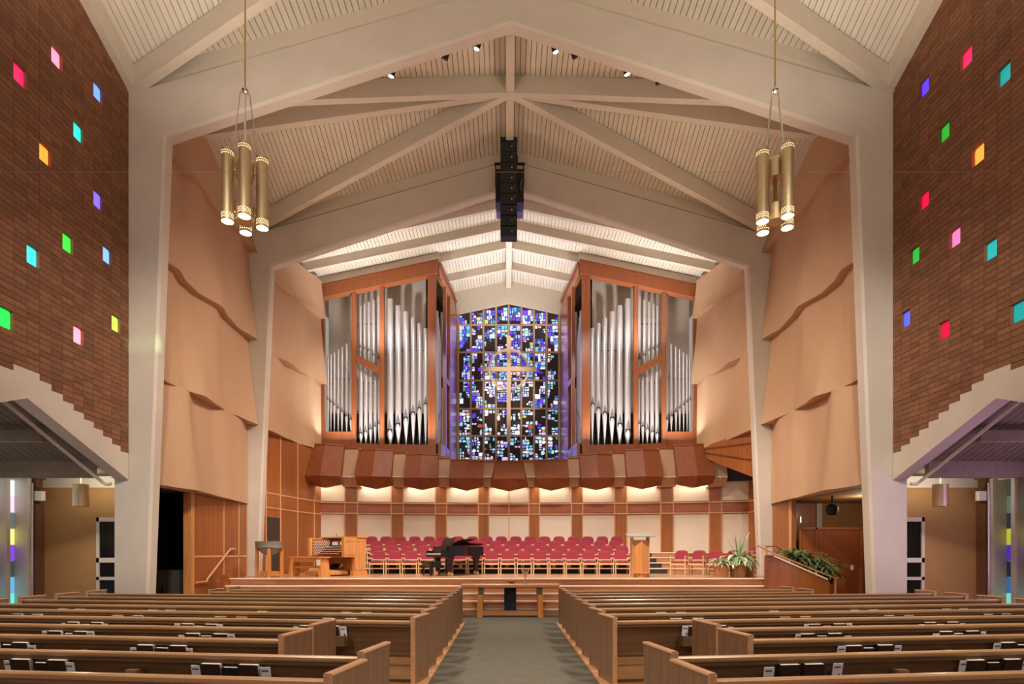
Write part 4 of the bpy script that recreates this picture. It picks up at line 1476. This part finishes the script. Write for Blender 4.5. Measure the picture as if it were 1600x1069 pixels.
MB().hexa([(.30, -.45, 1.0), (.33, -.45, 1.0), (.33, .45, 1.0), (.30, .45, 1.0), (.42, -.45, 1.27), (.45, -.45, 1.27), (.45, .45, 1.27), (.42, .45, 1.27)]).build('music_desk', M['black'], pn)
MB().box(-.12, .14, -.73, .73, .62, .72).build('key_bed', M['black'], pn)
kb = MB().box(-.135, .06, -.62, .62, .70, .75).build('white_keys', M['white'], pn)
MB().box(-.03, .06, -.60, .60, .75, .765).build('black_keys', M['dark'], kb)
for y in (-.68, .68):
    MB().box(-.12, .14, y - .05, y + .05, .72, .84).build('key_block', M['black'], pn)
MB().hexa([(.06, -.63, .75), (.10, -.63, .75), (.10, .63, .75), (.06, .63, .75), (.10, -.63, .99), (.14, -.63, .99), (.14, .63, .99), (.10, .63, .99)]).build('fallboard', M['black'], pn)
for x, y in ((.22, -.58), (.22, .58), (1.55, .40)):
    lg = MB().loft([[(x + sx * w, y + sy * w, z) for sx, sy in ((-1, -1), (1, -1), (1, 1), (-1, 1))] for z, w in ((.10, .045), (.14, .055), (.45, .065), (.58, .10), (.66, .11))]).build('leg', M['black'], pn)
    MB().cyl((x - .05, y - .05, .07), (x + .05, y - .0, .07), .07, n=14).build('caster', M['silver'], lg, True)
    MB().box(x - .05, x + .05, y - .04, y + .04, .09, .115).build('caster_yoke', M['gold'], lg)
ly = MB().box(.32, .38, -.10, -.06, .12, .66).box(.32, .38, .06, .10, .12, .66).box(.26, .42, -.13, .13, .08, .13).build('pedal_lyre', M['black'], pn)
for y in (-.06, 0, .06):
    MB().box(.14, .28, y - .012, y + .012, .07, .085).build('pedal', M['gold'], ly)
MB().cyl((.35, 0, .18), (.75, 0, .62), .01, n=6).build('lyre_brace', M['gold'], pn)
bn = thing('piano_bench', 'small black leather piano bench left of the grand piano', 'bench', (at(674, 0, 19.2).x, 19.2, SZ), math.radians(27))
MB().loft([[(sx * w, sy * h, z) for sx, sy in ((-1, -1), (1, -1), (1, 1), (-1, 1))] for z, w, h in ((.38, .19, .40), (.40, .2, .41), (.47, .2, .41), (.49, .18, .39))]).build('cushion', M['black'], bn)
MB().box(-.185, .185, -.39, .39, .29, .38).build('apron', M['black'], bn)
for x in (-.15, .15):
    for y in (-.34, .34):
        lg = MB().cyl((x, y, .03), (x, y, .30), .03, .04, 8).build('leg', M['black'], bn, True)
        MB().cyl((x, y, 0), (x, y, .03), .018, n=8).build('foot', M['gold'], lg)

# ---- organ console and bench
oc = thing('organ_console', 'golden oak organ console with four keyboards and rows of white stop knobs', 'organ console', (at(522, 0, 19.8).x, 19.9, SZ), math.radians(-33))
W2 = .86
MB().box(-W2, W2, .42, .55, .0, 1.24).build('back_panel', M['oak'], oc)
for sx in (-1, 1):
    ck = MB().box(sx * W2 - .06, sx * W2 + .06, .05, .55, 0, 1.28).box(sx * W2 - .06, sx * W2 + .06, -.42, .05, .62, 1.28).build('cheek', M['oak'], oc)
    for y0, y1, z0, z1 in ((.10, .28, .18, 1.18), (.33, .50, .18, 1.18), (-.36, -.20, .70, 1.18), (-.14, .0, .70, 1.18)):
        fr = MB()
        x = sx * (W2 + .062)
        xa, xb = sorted((x, x + sx * .012))
        for a, b, c, d in ((y0, y1, z0, z0 + .03), (y0, y1, z1 - .03, z1), (y0, y0 + .025, z0, z1), (y1 - .025, y1, z0, z1)):
            fr.box(xa, xb, a, b, c, d)
        fr.build('panel_moulding', M['trimwood'], ck)
    MB().box(sx * W2 - .09, sx * W2 + .09, -.02, .58, 0, .16).build('plinth', M['oak'], oc)
MB().box(-W2 - .09, W2 + .09, .12, .60, 1.28, 1.32).build('top_board', M['oak'], oc)
MB().box(-W2, W2, -.40, .42, .60, .66).build('key_desk', M['canopy'], oc)
MB().box(-W2, W2, .30, .42, .66, 1.28).build('inner_back', M['canopy'], oc)
for k in range(4):
    z, y = .68 + .075 * k, -.34 + .11 * k
    mn = MB().box(-.46, .46, y, y + .16, z, z + .05).build('keyboard', M['canopy'], oc)
    MB().box(-.44, .44, y - .01, y + .12, z + .05, z + .065).build('white_keys', M['white'], mn)
    MB().box(-.43, .43, y + .05, y + .12, z + .065, z + .075).build('black_keys', M['dark'], mn)
md = MB().hexa([(-.40, .18, 1.0), (.40, .18, 1.0), (.40, .20, 1.0), (-.40, .20, 1.0), (-.40, .26, 1.22), (.40, .26, 1.22), (.40, .28, 1.22), (-.40, .28, 1.22)]).build('music_desk', M['cherry_x'], oc)
for x in (-.34, .06):
    MB().box(x, x + .28, .165, .18, 1.03, 1.15).build('sheet', M['paper'], md)
for sx in (-1, 1):
    a, b = (sx * .80, .0 - .30), (sx * .48, .24)
    jb = MB().hexa([(a[0], a[1], .66), (b[0], b[1], .66), (b[0], b[1] + .04, .66), (a[0], a[1] + .04, .66), (a[0], a[1], 1.24), (b[0], b[1], 1.24), (b[0], b[1] + .04, 1.24), (a[0], a[1] + .04, 1.24)]).build('stop_jamb', M['cherry_z'], oc)
    kn = MB()
    d = Vector((b[0] - a[0], b[1] - a[1], 0))
    nrm = Vector((d.y, -d.x, 0)).normalized()
    if nrm.y > 0:
        nrm = -nrm
    for i in range(8):
        for j in range(9):
            p = Vector((a[0], a[1], .72)) + d * ((i + .6 + .5 * (j % 2)) / 9) + Vector((0, 0, .055 * j))
            kn.cyl(p, p + nrm * .05, .014, .018, 6)
    tag(kn.build('stop_knobs', M['white'], jb), kind='stuff')
MB().cyl((-.15, .2, 1.32), (-.15, .2, 1.42), .012, n=6).build('lamp_stem', M['gold'], oc)
pb = MB().box(-.62, .62, -.75, .05, .04, .14).build('pedalboard', M['oak'], oc)
tag(MB().add([], []).build('x', None) if False else pb)
pk = MB()
for i in range(25):
    x = -.56 + i * .0467
    pk.box(x - .012, x + .012, -.74, .0, .14, .165 if i % 12 not in (1, 3, 6, 8, 10) else .19)
tag(pk.build('pedal_keys', M['trimwood'], pb), kind='stuff')
kp = MB().box(-W2 + .06, W2 - .06, .02, .06, .16, .60).build('knee_panel', M['panel_z'], oc)
for i in range(4):
    MB().hexa([(-.2 + .11 * i, -.1, .22), (-.11 + .11 * i, -.1, .22), (-.11 + .11 * i, .02, .40), (-.2 + .11 * i, .02, .40), (-.2 + .11 * i, -.08, .21), (-.11 + .11 * i, -.08, .21), (-.11 + .11 * i, .03, .39), (-.2 + .11 * i, .03, .39)]).build('swell_pedal', M['black'], kp)
for sx in (-1, 1):
    ts = MB()
    for i in range(5):
        ts.cyl((sx * (.36 + .05 * i), -.06 - .02 * i, .24 + .03 * i), (sx * (.36 + .05 * i), -.12 - .02 * i, .26 + .03 * i), .016, n=6)
    tag(ts.build('toe_studs', M['silver'], kp), kind='stuff')
ob = thing('organ_bench', 'golden oak organ bench with a small white sheet on its end', 'bench', (at(485, 0, 18.9).x + .02, 18.75, SZ), math.radians(-22))
MB().bbox(-.68, .68, -.20, .20, .60, .64, .012).build('seat', M['oak'], ob)
MB().box(-.60, .60, -.17, -.14, .48, .60).build('apron', M['oak'], ob)
for sx in (-1, 1):
    MB().hexa([(sx * .62 - .03, -.22, 0), (sx * .62 + .03, -.22, 0), (sx * .62 + .03, .22, 0), (sx * .62 - .03, .22, 0), (sx * .58 - .03, -.17, .60), (sx * .58 + .03, -.17, .60), (sx * .58 + .03, .17, .60), (sx * .58 - .03, .17, .60)]).build('leg', M['oak'], ob)
    MB().prism([(sx * .60 - .06, -.225, .0), (sx * .60 + .06, -.225, 0), (sx * .55 + .06, -.19, .60), (sx * .55 - .06, -.19, .60)], (0, .04, 0)).build('leg_face', M['oak'], ob)
MB().box(-.56, .56, -.03, .03, .26, .33).build('stretcher', M['oak'], ob)
MB().box(.48, .62, -.24, -.23, .36, .54).build('sheet', M['paper'], ob)

# ---- baptismal font
ft = thing('baptismal_font', 'round grey stone font bowl on four wooden legs by the left portal leg', 'font', (at(421, 0, 18.4).x, 18.4, SZ))
MB().lathe([(0, .68), (.1, .69), (.2, .735), (.29, .81), (.345, .89), (.35, .91), (.40, .93), (.43, 1.10), (.44, 1.115), (.40, 1.12), (.36, 1.0), (.2, .86), (0, .82)], 32).build('bowl', M['stone'], ft, True)
MB().lathe([(.37, .90), (.415, .905), (.42, .935), (.37, .94)], 32).build('bowl_band', M['steel'], ft, True)
for a in (20, 110, 200, 290):
    c, s_ = math.cos(math.radians(a)), math.sin(math.radians(a))
    MB().hexa([(c * .37 - .045, s_ * .37 - .045, 0), (c * .37 + .045, s_ * .37 - .045, 0), (c * .37 + .045, s_ * .37 + .045, 0), (c * .37 - .045, s_ * .37 + .045, 0), (c * .36 - .04, s_ * .36 - .04, .90), (c * .36 + .04, s_ * .36 - .04, .90), (c * .36 + .04, s_ * .36 + .04, .90), (c * .36 - .04, s_ * .36 + .04, .90)]).build('leg', M['oak'], ft)
MB().box(-.3, .3, -.04, .04, .02, .18).build('base_beam', M['oak'], ft)
MB().box(-.04, .04, -.3, .3, .02, .18).build('base_beam', M['oak'], ft)
MB().cyl((0, 0, .1), (0, 0, .70), .03, n=8).build('drain_pipe', M['steel'], ft)

# ---- lectern
lt = thing('lectern', 'slim oak lectern with pale edges and a slanted white top on the platform', 'lectern', (at(1000, 0, 18.3).x, 18.3, SZ))
MB().prism([(-.25, -.12, .0), (0, -.20, 0), (.25, -.12, 0), (.25, .22, 0), (-.25, .22, 0)], (0, 0, 1.16)).build('body', M['oak'], lt)
for x in (-.265, .235):
    MB().box(x, x + .03, -.16, .22, 0, 1.26).build('corner_post', M['trimwood'], lt)
MB().box(-.25, .25, -.215, -.13, .12, .145).build('base_band', M['trimwood'], lt)
MB().hexa([(-.42, -.25, 1.25), (.42, -.25, 1.25), (.46, .3, 1.34), (-.40, .3, 1.34), (-.42, -.25, 1.28), (.42, -.25, 1.28), (.46, .3, 1.37), (-.40, .3, 1.37)]).build('reading_top', M['stone'], lt)

# ---- communion table
ct_ = thing('communion_table', 'long oak communion table standing before the platform steps', 'table', (0, 15.95, 0.012))
MB().bbox(-1.32, 1.32, -.36, .36, .80, .90, .02).build('table_top', M['oak_x'], ct_)
for sx in (-1, 1):
    for y in (-.27, .21):
        lg = MB().hexa([(sx * .82 - .075, y, 0), (sx * .82 + .075, y, 0), (sx * .82 + .075, y + .08, 0), (sx * .82 - .075, y + .08, 0), (sx * .80 - .07, y, .80), (sx * .80 + .07, y, .80), (sx * .80 + .07, y + .08, .80), (sx * .80 - .07, y + .08, .80)]).build('leg', M['oak'], ct_)
        MB().box(sx * .80 - .055, sx * .80 + .055, y - .012, y, .62, .79).build('leg_inlay', M['greybox'], lg)
    MB().box(sx * .80 - .04, sx * .80 + .04, -.25, .25, .70, .80).build('cross_rail', M['oak_x'], ct_)
MB().box(-.80, .80, -.24, -.17, .05, .17).build('stretcher', M['oak_x'], ct_)
MB().box(-.80, .80, .17, .24, .05, .17).build('stretcher', M['oak_x'], ct_)
cl_ = MB().box(-.165, .165, -.02, .02, .17, .80).build('centre_panel', M['navy'], ct_)
MB().box(-.004, .004, -.026, -.02, .17, .80).build('panel_joint', M['black'], cl_)
cz_ = 15.95
ch = thing('chalice', 'silver chalice standing on the communion table', 'chalice', (at(820.7, 0, 15.9).x, 15.9, .912))
MB().lathe([(.05, 0), (.052, .008), (.02, .03), (.014, .06), (.014, .15), (.024, .17), (.014, .19), (.016, .21), (.05, .25), (.085, .30), (.105, .37), (.108, .40), (.10, .40), (.08, .31), (0, .26)], 24).build('cup', M['silver'], ch, True)
pt = thing('offering_bowl', 'shallow wooden bowl on the communion table beside the chalice', 'bowl', (at(799, 0, 15.9).x, 15.9, .912))
MB().lathe([(.05, 0), (.06, .0), (.065, .02), (.11, .05), (.145, .085), (.14, .09), (.1, .06), (0, .03)], 24).build('bowl', M['wicker'], pt, True)

# ---- plants


def leaf(mb, base, d, L, w, droop, n=5):
    d = Vector(d).normalized()
    side = Vector((-d.y, d.x, 0))
    if side.length < .01:
        side = Vector((1, 0, 0))
    side.normalize()
    rows = []
    p = Vector(base)
    cur = d.copy()
    for i in range(n + 1):
        t = i / n
        wd = w * math.sin(math.pi * min(.97, .12 + .86 * t)) * .5
        rows.append((p - side * wd, p + Vector((0, 0, -.12 * wd)), p + side * wd))
        p = p + cur * (L / n)
        cur = (cur + Vector((0, 0, -droop / n))).normalized()
    vs = [q for r in rows for q in r]
    fs = []
    for i in range(n):
        for j in (0, 1):
            fs.append((i * 3 + j, i * 3 + j + 1, i * 3 + j + 4, i * 3 + j + 3))
    mb.add(vs, fs)


def basket(t, r, h):
    MB().lathe([(0, 0), (r * .85, 0), (r, h), (r * .93, h), (r * .8, .03), (0, .03)], 18).build('basket', M['wicker'], t, True)
    rb = MB()
    for i in range(22):
        a = 2 * math.pi * i / 22
        rb.cyl((r * .87 * math.cos(a), r * .87 * math.sin(a), 0), (r * 1.02 * math.cos(a), r * 1.02 * math.sin(a), h), .012, n=5)
    tag(rb.build('basket_ribs', M['trimwood'], t), kind='stuff')
    MB().lathe([(0, h - .06), (r * .92, h - .06), (r * .92, h - .04), (0, h - .04)], 16).build('soil', M['soil'], t)


random.seed(21)
p1 = thing('potted_plant', 'white leaved trailing plant in a light wicker basket by the armchairs', 'plant', (at(1128, 0, 18.2).x, 18.25, SZ))
p1.scale = (1.25, 1.25, 1.2)
basket(p1, .17, .30)
for i in range(70):
    a = random.uniform(0, 2 * math.pi)
    el = random.uniform(.1, 1.2)
    mb = MB()
    leaf(mb, (.06 * math.cos(a), .06 * math.sin(a), .30 + random.uniform(0, .12)), (math.cos(a), math.sin(a), el), random.uniform(.22, .42), random.uniform(.035, .06), 1.6, 4)
    mb.build('leaf', M['pale'], p1, fix=False)
p2 = thing('potted_plant', 'big plant with broad pale leaves and tall spikes beside the portal leg', 'plant', (at(1155, 0, 18.25).x, 18.35, SZ))
p2.scale = (1.3, 1.3, 1.25)
basket(p2, .18, .30)
for i in range(46):
    a = random.uniform(0, 2 * math.pi)
    mb = MB()
    leaf(mb, (.06 * math.cos(a), .06 * math.sin(a), .33 + random.uniform(0, .2)), (math.cos(a), math.sin(a) - .25, random.uniform(.2, 1.1)), random.uniform(.38, .62), random.uniform(.10, .15), 2.1, 6)
    mb.build('leaf', M['pale'] if i % 3 else M['green'], p2, fix=False)
for i in range(9):
    a = random.uniform(-.6, 3.6)
    mb = MB()
    leaf(mb, (0, 0, .4), (math.cos(a) * .45, .1, 1.3), random.uniform(.6, .85), .06, .5, 6)
    mb.build('spike', M['green'] if i % 2 else M['pale'], p2, fix=False)
p3 = thing('potted_plant', 'small wispy plant in a dark basket behind the big pale plant', 'plant', (at(1172, 0, 18.7).x, 18.8, SZ))
basket(p3, .17, .32)
for i in range(50):
    a = random.uniform(0, 2 * math.pi)
    mb = MB()
    leaf(mb, (0, 0, .32), (math.cos(a), math.sin(a), random.uniform(.2, 1.0)), random.uniform(.3, .55), .025, 1.6, 4)
    mb.build('leaf', M['green'] if i % 2 else M['pale'], p3, fix=False)

# planter wall with rails and ferns
PYY = 16.9
q = lambda px, py: at(px, py, PYY)
pw = thing('ramp_planter', 'sloping cherry wood planter wall beside the right steps', 'planter', (q(1245, 0).x, PYY, 0))
o_ = Vector((q(1245, 0).x, PYY, 0))
pl = [q(1196, 870), q(1293, 908)]
MB().prism([(pl[0].x, PYY, 0), (pl[1].x, PYY, 0), (pl[1].x, PYY, pl[1].z), (q(1206, 0).x, PYY, pl[0].z), (pl[0].x, PYY, pl[0].z)], (0, .08, 0)).build('front_board', M['panel_z'], pw, org=o_)
MB().prism([(pl[0].x + .42, PYY + .75, 0), (pl[1].x, PYY + .75, 0), (pl[1].x, PYY + .75, pl[1].z), (pl[0].x + .5, PYY + .75, pl[0].z), (pl[0].x + .42, PYY + .75, pl[0].z)], (0, .06, 0)).build('rear_board', M['panel_z'], pw, org=o_)
a, b = q(1206, 869), q(1293, 907)
MB().hexa([(a.x, PYY - .03, a.z), (b.x, PYY - .03, b.z), (b.x, PYY + .12, b.z), (a.x, PYY + .12, a.z), (a.x, PYY - .03, a.z + .05), (b.x, PYY - .03, b.z + .05), (b.x, PYY + .12, b.z + .05), (a.x, PYY + .12, a.z + .05)]).build('cap_board', M['nosing'], pw, org=o_)
MB().prism([(pl[0].x - .03, PYY - .05, pl[0].z), (pl[0].x + .22, PYY - .05, pl[0].z), (pl[0].x + .6, PYY + .8, pl[0].z), (pl[0].x + .38, PYY + .8, pl[0].z)], (0, 0, .05)).build('post_cap', M['canopy'], pw, org=o_)
MB().prism([(pl[0].x - .02, PYY - .02, 0), (pl[0].x + .06, PYY - .02, 0), (pl[0].x + .48, PYY + .8, 0), (pl[0].x + .40, PYY + .8, 0)], (0, 0, pl[0].z)).build('end_board', M['panel_z'], pw, org=o_)
MB().box(pl[1].x - .03, pl[1].x + .05, PYY - .02, PYY + .82, 0, pl[1].z).build('end_board', M['panel_z'], pw, org=o_)
hr = thing('ramp_handrail', 'slim wooden handrail on posts running down over the fern planter', 'handrail', (q(1245, 0).x, PYY + .3, 0))
o2 = Vector((q(1245, 0).x, PYY + .3, 0))
line = [at(1180, 853, 16.94), at(1184, 852.5, 16.94), at(1209, 865, 16.94), at(1304, 903.5, 16.94), at(1310, 903.5, 16.94)]
MB().tube(line, .024, 8).build('rail', M['trimwood'], hr, True, org=o2)
for px, py, lo_ in ((1198, 860, 869), (1233, 875, 884), (1275, 892, 903), (1305, 904, 925)):
    A = at(px, py, 16.94)
    MB().box(A.x - .022, A.x + .022, 16.92, 16.96, max(.02, at(px, lo_, 16.94).z - .1), A.z).build('post', M['oak'], hr, org=o2)
up_ = [at(1196, 854, 17.75), at(1213, 854, 17.75), at(1228, 864, 17.75)]
MB().tube(up_, .022, 8).build('upper_rail', M['cherry_x'], hr, True, org=o2)
A = at(1198, 854, 17.75)
MB().box(A.x - .02, A.x + .02, 17.73, 17.77, at(1198, 870, 17.7).z - .3, A.z).build('post', M['oak'], hr, org=o2)
random.seed(5)
fnm = ['highest, at the top of the ramp', 'second from the top', 'third from the top', 'lowest, at the foot of the ramp']
for i, (px, py) in enumerate(((1236, 874), (1255, 878), (1276, 886), (1294, 897))):
    c = at(px, py + 2, PYY + .38)
    f = thing('fern', 'bushy green fern in the ramp planter, %s' % fnm[i], 'fern', (c.x, c.y, c.z), group='ferns in the ramp planter')
    MB().lathe([(0, -.25), (.12, -.25), (.16, .0), (0, .0)], 12).build('pot', M['soil'], f)
    for j in range(50):
        a = random.uniform(0, 2 * math.pi)
        mb = MB()
        el = random.uniform(.6, 2.6)
        L = random.uniform(.45, .85)
        d = Vector((math.cos(a), math.sin(a) * .8, el)).normalized()
        pos = Vector((0, 0, 0))
        cur = d.copy()
        nseg = 11
        for k_ in range(nseg):
            nxt = pos + cur * (L / nseg)
            sd_ = Vector((-cur.y, cur.x, 0)).normalized()
            wl_ = .075 * math.sin(math.pi * (k_ + 1.2) / (nseg + 1.5))
            for sg in (-1, 1):
                tip = pos + sd_ * sg * wl_ + cur * .03 + Vector((0, 0, -.012))
                mb.add([pos, nxt, tip], [(0, 1, 2)])
            pos = nxt
            cur = (cur + Vector((0, 0, -2.3 / nseg))).normalized()
        mb.build('frond', M['fern'], f, fix=False)

# ---- chandeliers of brass tubes
def chandelier(x, y, z, rz, label):
    t = thing('tube_chandelier', label, 'chandelier', (x, y, z), rz, 'nave chandeliers')
    R, r = .285, .102
    ups = (0, 0, 0, 0)
    for i in range(4):
        a = math.radians(90 * i)
        cx, cy = R * math.cos(a), R * math.sin(a)
        z0 = ups[i]
        b = MB().lathe([(r * .92, z0 + .03), (r, z0), (r, z0 + 1.28), (r * .86, z0 + 1.28), (r * .86, z0 + 1.2)], 20, (cx, cy, 0)).build('tube', M['bronze'], t, True)
        MB().lathe([(0, z0 + .012), (r * .9, z0 + .012), (r * .9, z0 + .03), (0, z0 + .03)], 20, (cx, cy, 0)).build('bulb_lens', M['lampglow'], b)
        ho = MB()
        for zz in (.055, .09, .125, 1.18, 1.22):
            for k_ in range(18):
                aa = 2 * math.pi * (k_ + (.5 if zz in (.09, 1.22) else 0)) / 18
                c = Vector((cx + (r + .0015) * math.cos(aa), cy + (r + .0015) * math.sin(aa), z0 + zz))
                tn = Vector((-math.sin(aa), math.cos(aa), 0)) * .008
                ho.quad(c - tn - Vector((0, 0, .006)), c + tn - Vector((0, 0, .006)), c + tn + Vector((0, 0, .006)), c - tn + Vector((0, 0, .006)))
        tag(ho.build('perforations', M['hole'], b, fix=False), kind='stuff')
        top = Vector((cx * .75, cy * .75, z0 * 0 + 1.15))
        MB().tube([top, (cx * .28, cy * .28, 2.35), (cx * .12, cy * .12, 2.42), (0, 0, 2.40)], .011, 6).build('hanger_rod', M['silver'], t, True)
        MB().cyl((cx * .3, cy * .3, .95), (cx * .75, cy * .75, .95), .015, n=6).build('arm', M['gold'], t)
        MB().cyl((cx * .3, cy * .3, .2), (cx * .75, cy * .75, .2), .015, n=6).build('arm', M['gold'], t)
    MB().lathe([(.145, .82), (.15, .82), (.15, 1.16), (.10, 1.16), (.10, .86)], 20).build('upper_drum', M['bronze'], t, True)
    MB().lathe([(.07, .05), (.155, .05), (.155, .34), (.10, .34), (.07, .09)], 20).build('lower_drum', M['bronze'], t, True)
    MB().cyl((0, 0, .2), (0, 0, 1.0), .03, n=8).build('core_rod', M['gold'], t)
    MB().lathe([(0, 2.36), (.05, 2.38), (.06, 2.42), (.03, 2.47), (.012, 2.49)], 12).build('hub', M['silver'], t, True)
    MB().cyl((0, 0, 2.45), (0, 0, 14.0 - z), .014, n=8).build('stem', M['gold'], t)
    for i in range(4):
        a = math.radians(90 * i) + rz
        lamp('SPOT', (x + R * math.cos(a), y + R * math.sin(a), z + ups[i] - .03), 260, WARM, aim=(x + R * math.cos(a), y + R * math.sin(a), 0), size=.08, spot=100, blend=.5)
    lamp('SPOT', (x, y, z + 1.5), 300, WARM, aim=(x, y, 20), size=.15, spot=130)


q = at(383, 352, 10.45)
chandelier(q.x, 10.45, q.z, math.radians(22), 'brass tube chandelier hanging on the left of the nave')
q = at(1211, 352, 10.45)
chandelier(q.x, 10.45, q.z, math.radians(20), 'brass tube chandelier hanging on the right of the nave')

# ---- loudspeaker line array and subwoofers
ay = 18.6
sc_ = ay / F
la = thing('line_array', 'hanging black column of nine stacked loudspeakers under the ridge', 'loudspeaker', (at(795, 0, ay).x, ay, zat(373, ay)))
H = 152 * sc_
hs = H / 9.35
MB().box(-.27, .27, -.2, .2, 9 * hs, H).build('fly_frame', M['blackmatte'], la)
for i in range(9):
    z = i * hs
    yo = -.012 * (8 - i) ** 1.0 * 0 + (.02 * max(0, 3 - i))
    bx = MB().bbox(-.265, .265, -.2 + yo, .18 + yo, z + .012, z + hs - .006, .02).build('speaker_box', M['blackmatte'], la)
    MB().box(.08, .11, -.204 + yo, -.2 + yo, z + hs * .4, z + hs * .52).build('badge', M['silver'], bx)
    MB().box(.19, .2, -.204 + yo, -.2 + yo, z + hs * .62, z + hs * .78).build('latch', M['silver'], bx)
for x in (-.2, .2):
    MB().cyl((x, 0, H), (x, 0, 14.85 - zat(373, ay)), .012, n=6).build('hanging_cable', M['black'], la)
sy = 19.15
for sgn, nm in ((-1, 'left'), (1, 'right')):
    sb = thing('subwoofer', 'black subwoofer hung behind the loudspeaker column, on its %s' % nm, 'loudspeaker', (sgn * .26, sy, zat(322, sy)), group='hung subwoofers')
    hb = 51 * sy / F
    MB().bbox(-.20, .20, -.22, .22, 0, hb, .015).build('cabinet', M['blackmatte'], sb)
    MB().box(-.18, .18, -.2, .2, -.30, 0).build('lower_shroud', mat('violet_grey', (120, 112, 180), .7) if sgn < 0 else bpy.data.materials['violet_grey'], sb)
    MB().box(-.24, .24, -.03, .03, hb + .28, hb + .34).build('yoke_bar', M['black'], sb)
    MB().box(sgn * .2 - .02, sgn * .2 + .02, -.03, .03, hb * .6, hb + .3).build('yoke_arm', M['black'], sb)
    if sgn > 0:
        MB().tube([(.08, -.23, hb * .75), (.14, -.25, hb * .65), (.08, -.24, hb * .5), (.12, -.25, hb * .3)], .012, 6).build('cable_loop', M['silver'], sb)
    MB().cyl((0, 0, hb + .3), (0, 0, 14.85 - zat(322, sy)), .012, n=6).build('hanging_cable', M['black'], sb)

# ---- track cans behind the first portal
CN = [(613, 112, 'leftmost of the lit cans'), (697, 86, 'second from left, tilted'), (747, 69, 'left of the ridge beam'), (866, 74, 'right of the ridge beam'), (897, 84, 'second right of the ridge beam'), (978, 109, 'third right of the ridge beam'), (1028, 125, 'rightmost, mostly hidden')]
for i, (px, py, w_) in enumerate(CN):
    q = at(px, py, 13.95)
    zsoff = 14.0 - .3296 * abs(q.x)
    t = thing('track_spotlight', 'black can spotlight behind the portal beam, %s' % w_, 'spotlight', (q.x, 13.95, q.z), 0, 'track spotlights')
    tl = (.25 if q.x < 0 else -.25)
    MB().cyl((tl * .1, -.02, .08), (-tl * .14, .04, -.07), .075, .075, 14).build('can', M['black'], t, True)
    if i in (0, 2, 3, 5):
        MB().cyl((-tl * .14, .04, -.071), (-tl * .15, .043, -.084), .06, .06, 14).build('lens', M['lampglow'], t)
    MB().box(-.02, .02, -.02, .02, .05, max(.12, zsoff - q.z + .25)).build('bracket', M['black'], t)
    MB().box(-.09, -.07, -.02, .02, -.03, .09).build('yoke', M['steel'], t)

# ---- tie wire across the nave
q0 = at(5, 269, 9.9)
tw = thing('tie_wire', 'hair thin wire stretched straight across the nave between the brick walls', 'wire', (0, 9.9, q0.z))
MB().cyl((-8.8, 0, 0), (8.8, 0, 0), .003, n=5).build('wire', M['steel'], tw)
for s in (-1, 1):
    MB().lathe([(0, -.03), (.03, -.01), (.035, .01), (.02, .03), (0, .035)], 10, (s * 8.76, 0, 0)).build('anchor', M['gold'], tw, True)
    MB().cyl((s * 8.82, 0, 0), (s * 8.7, 0, 0), .015, n=8).build('anchor_rod', M['gold'], tw)
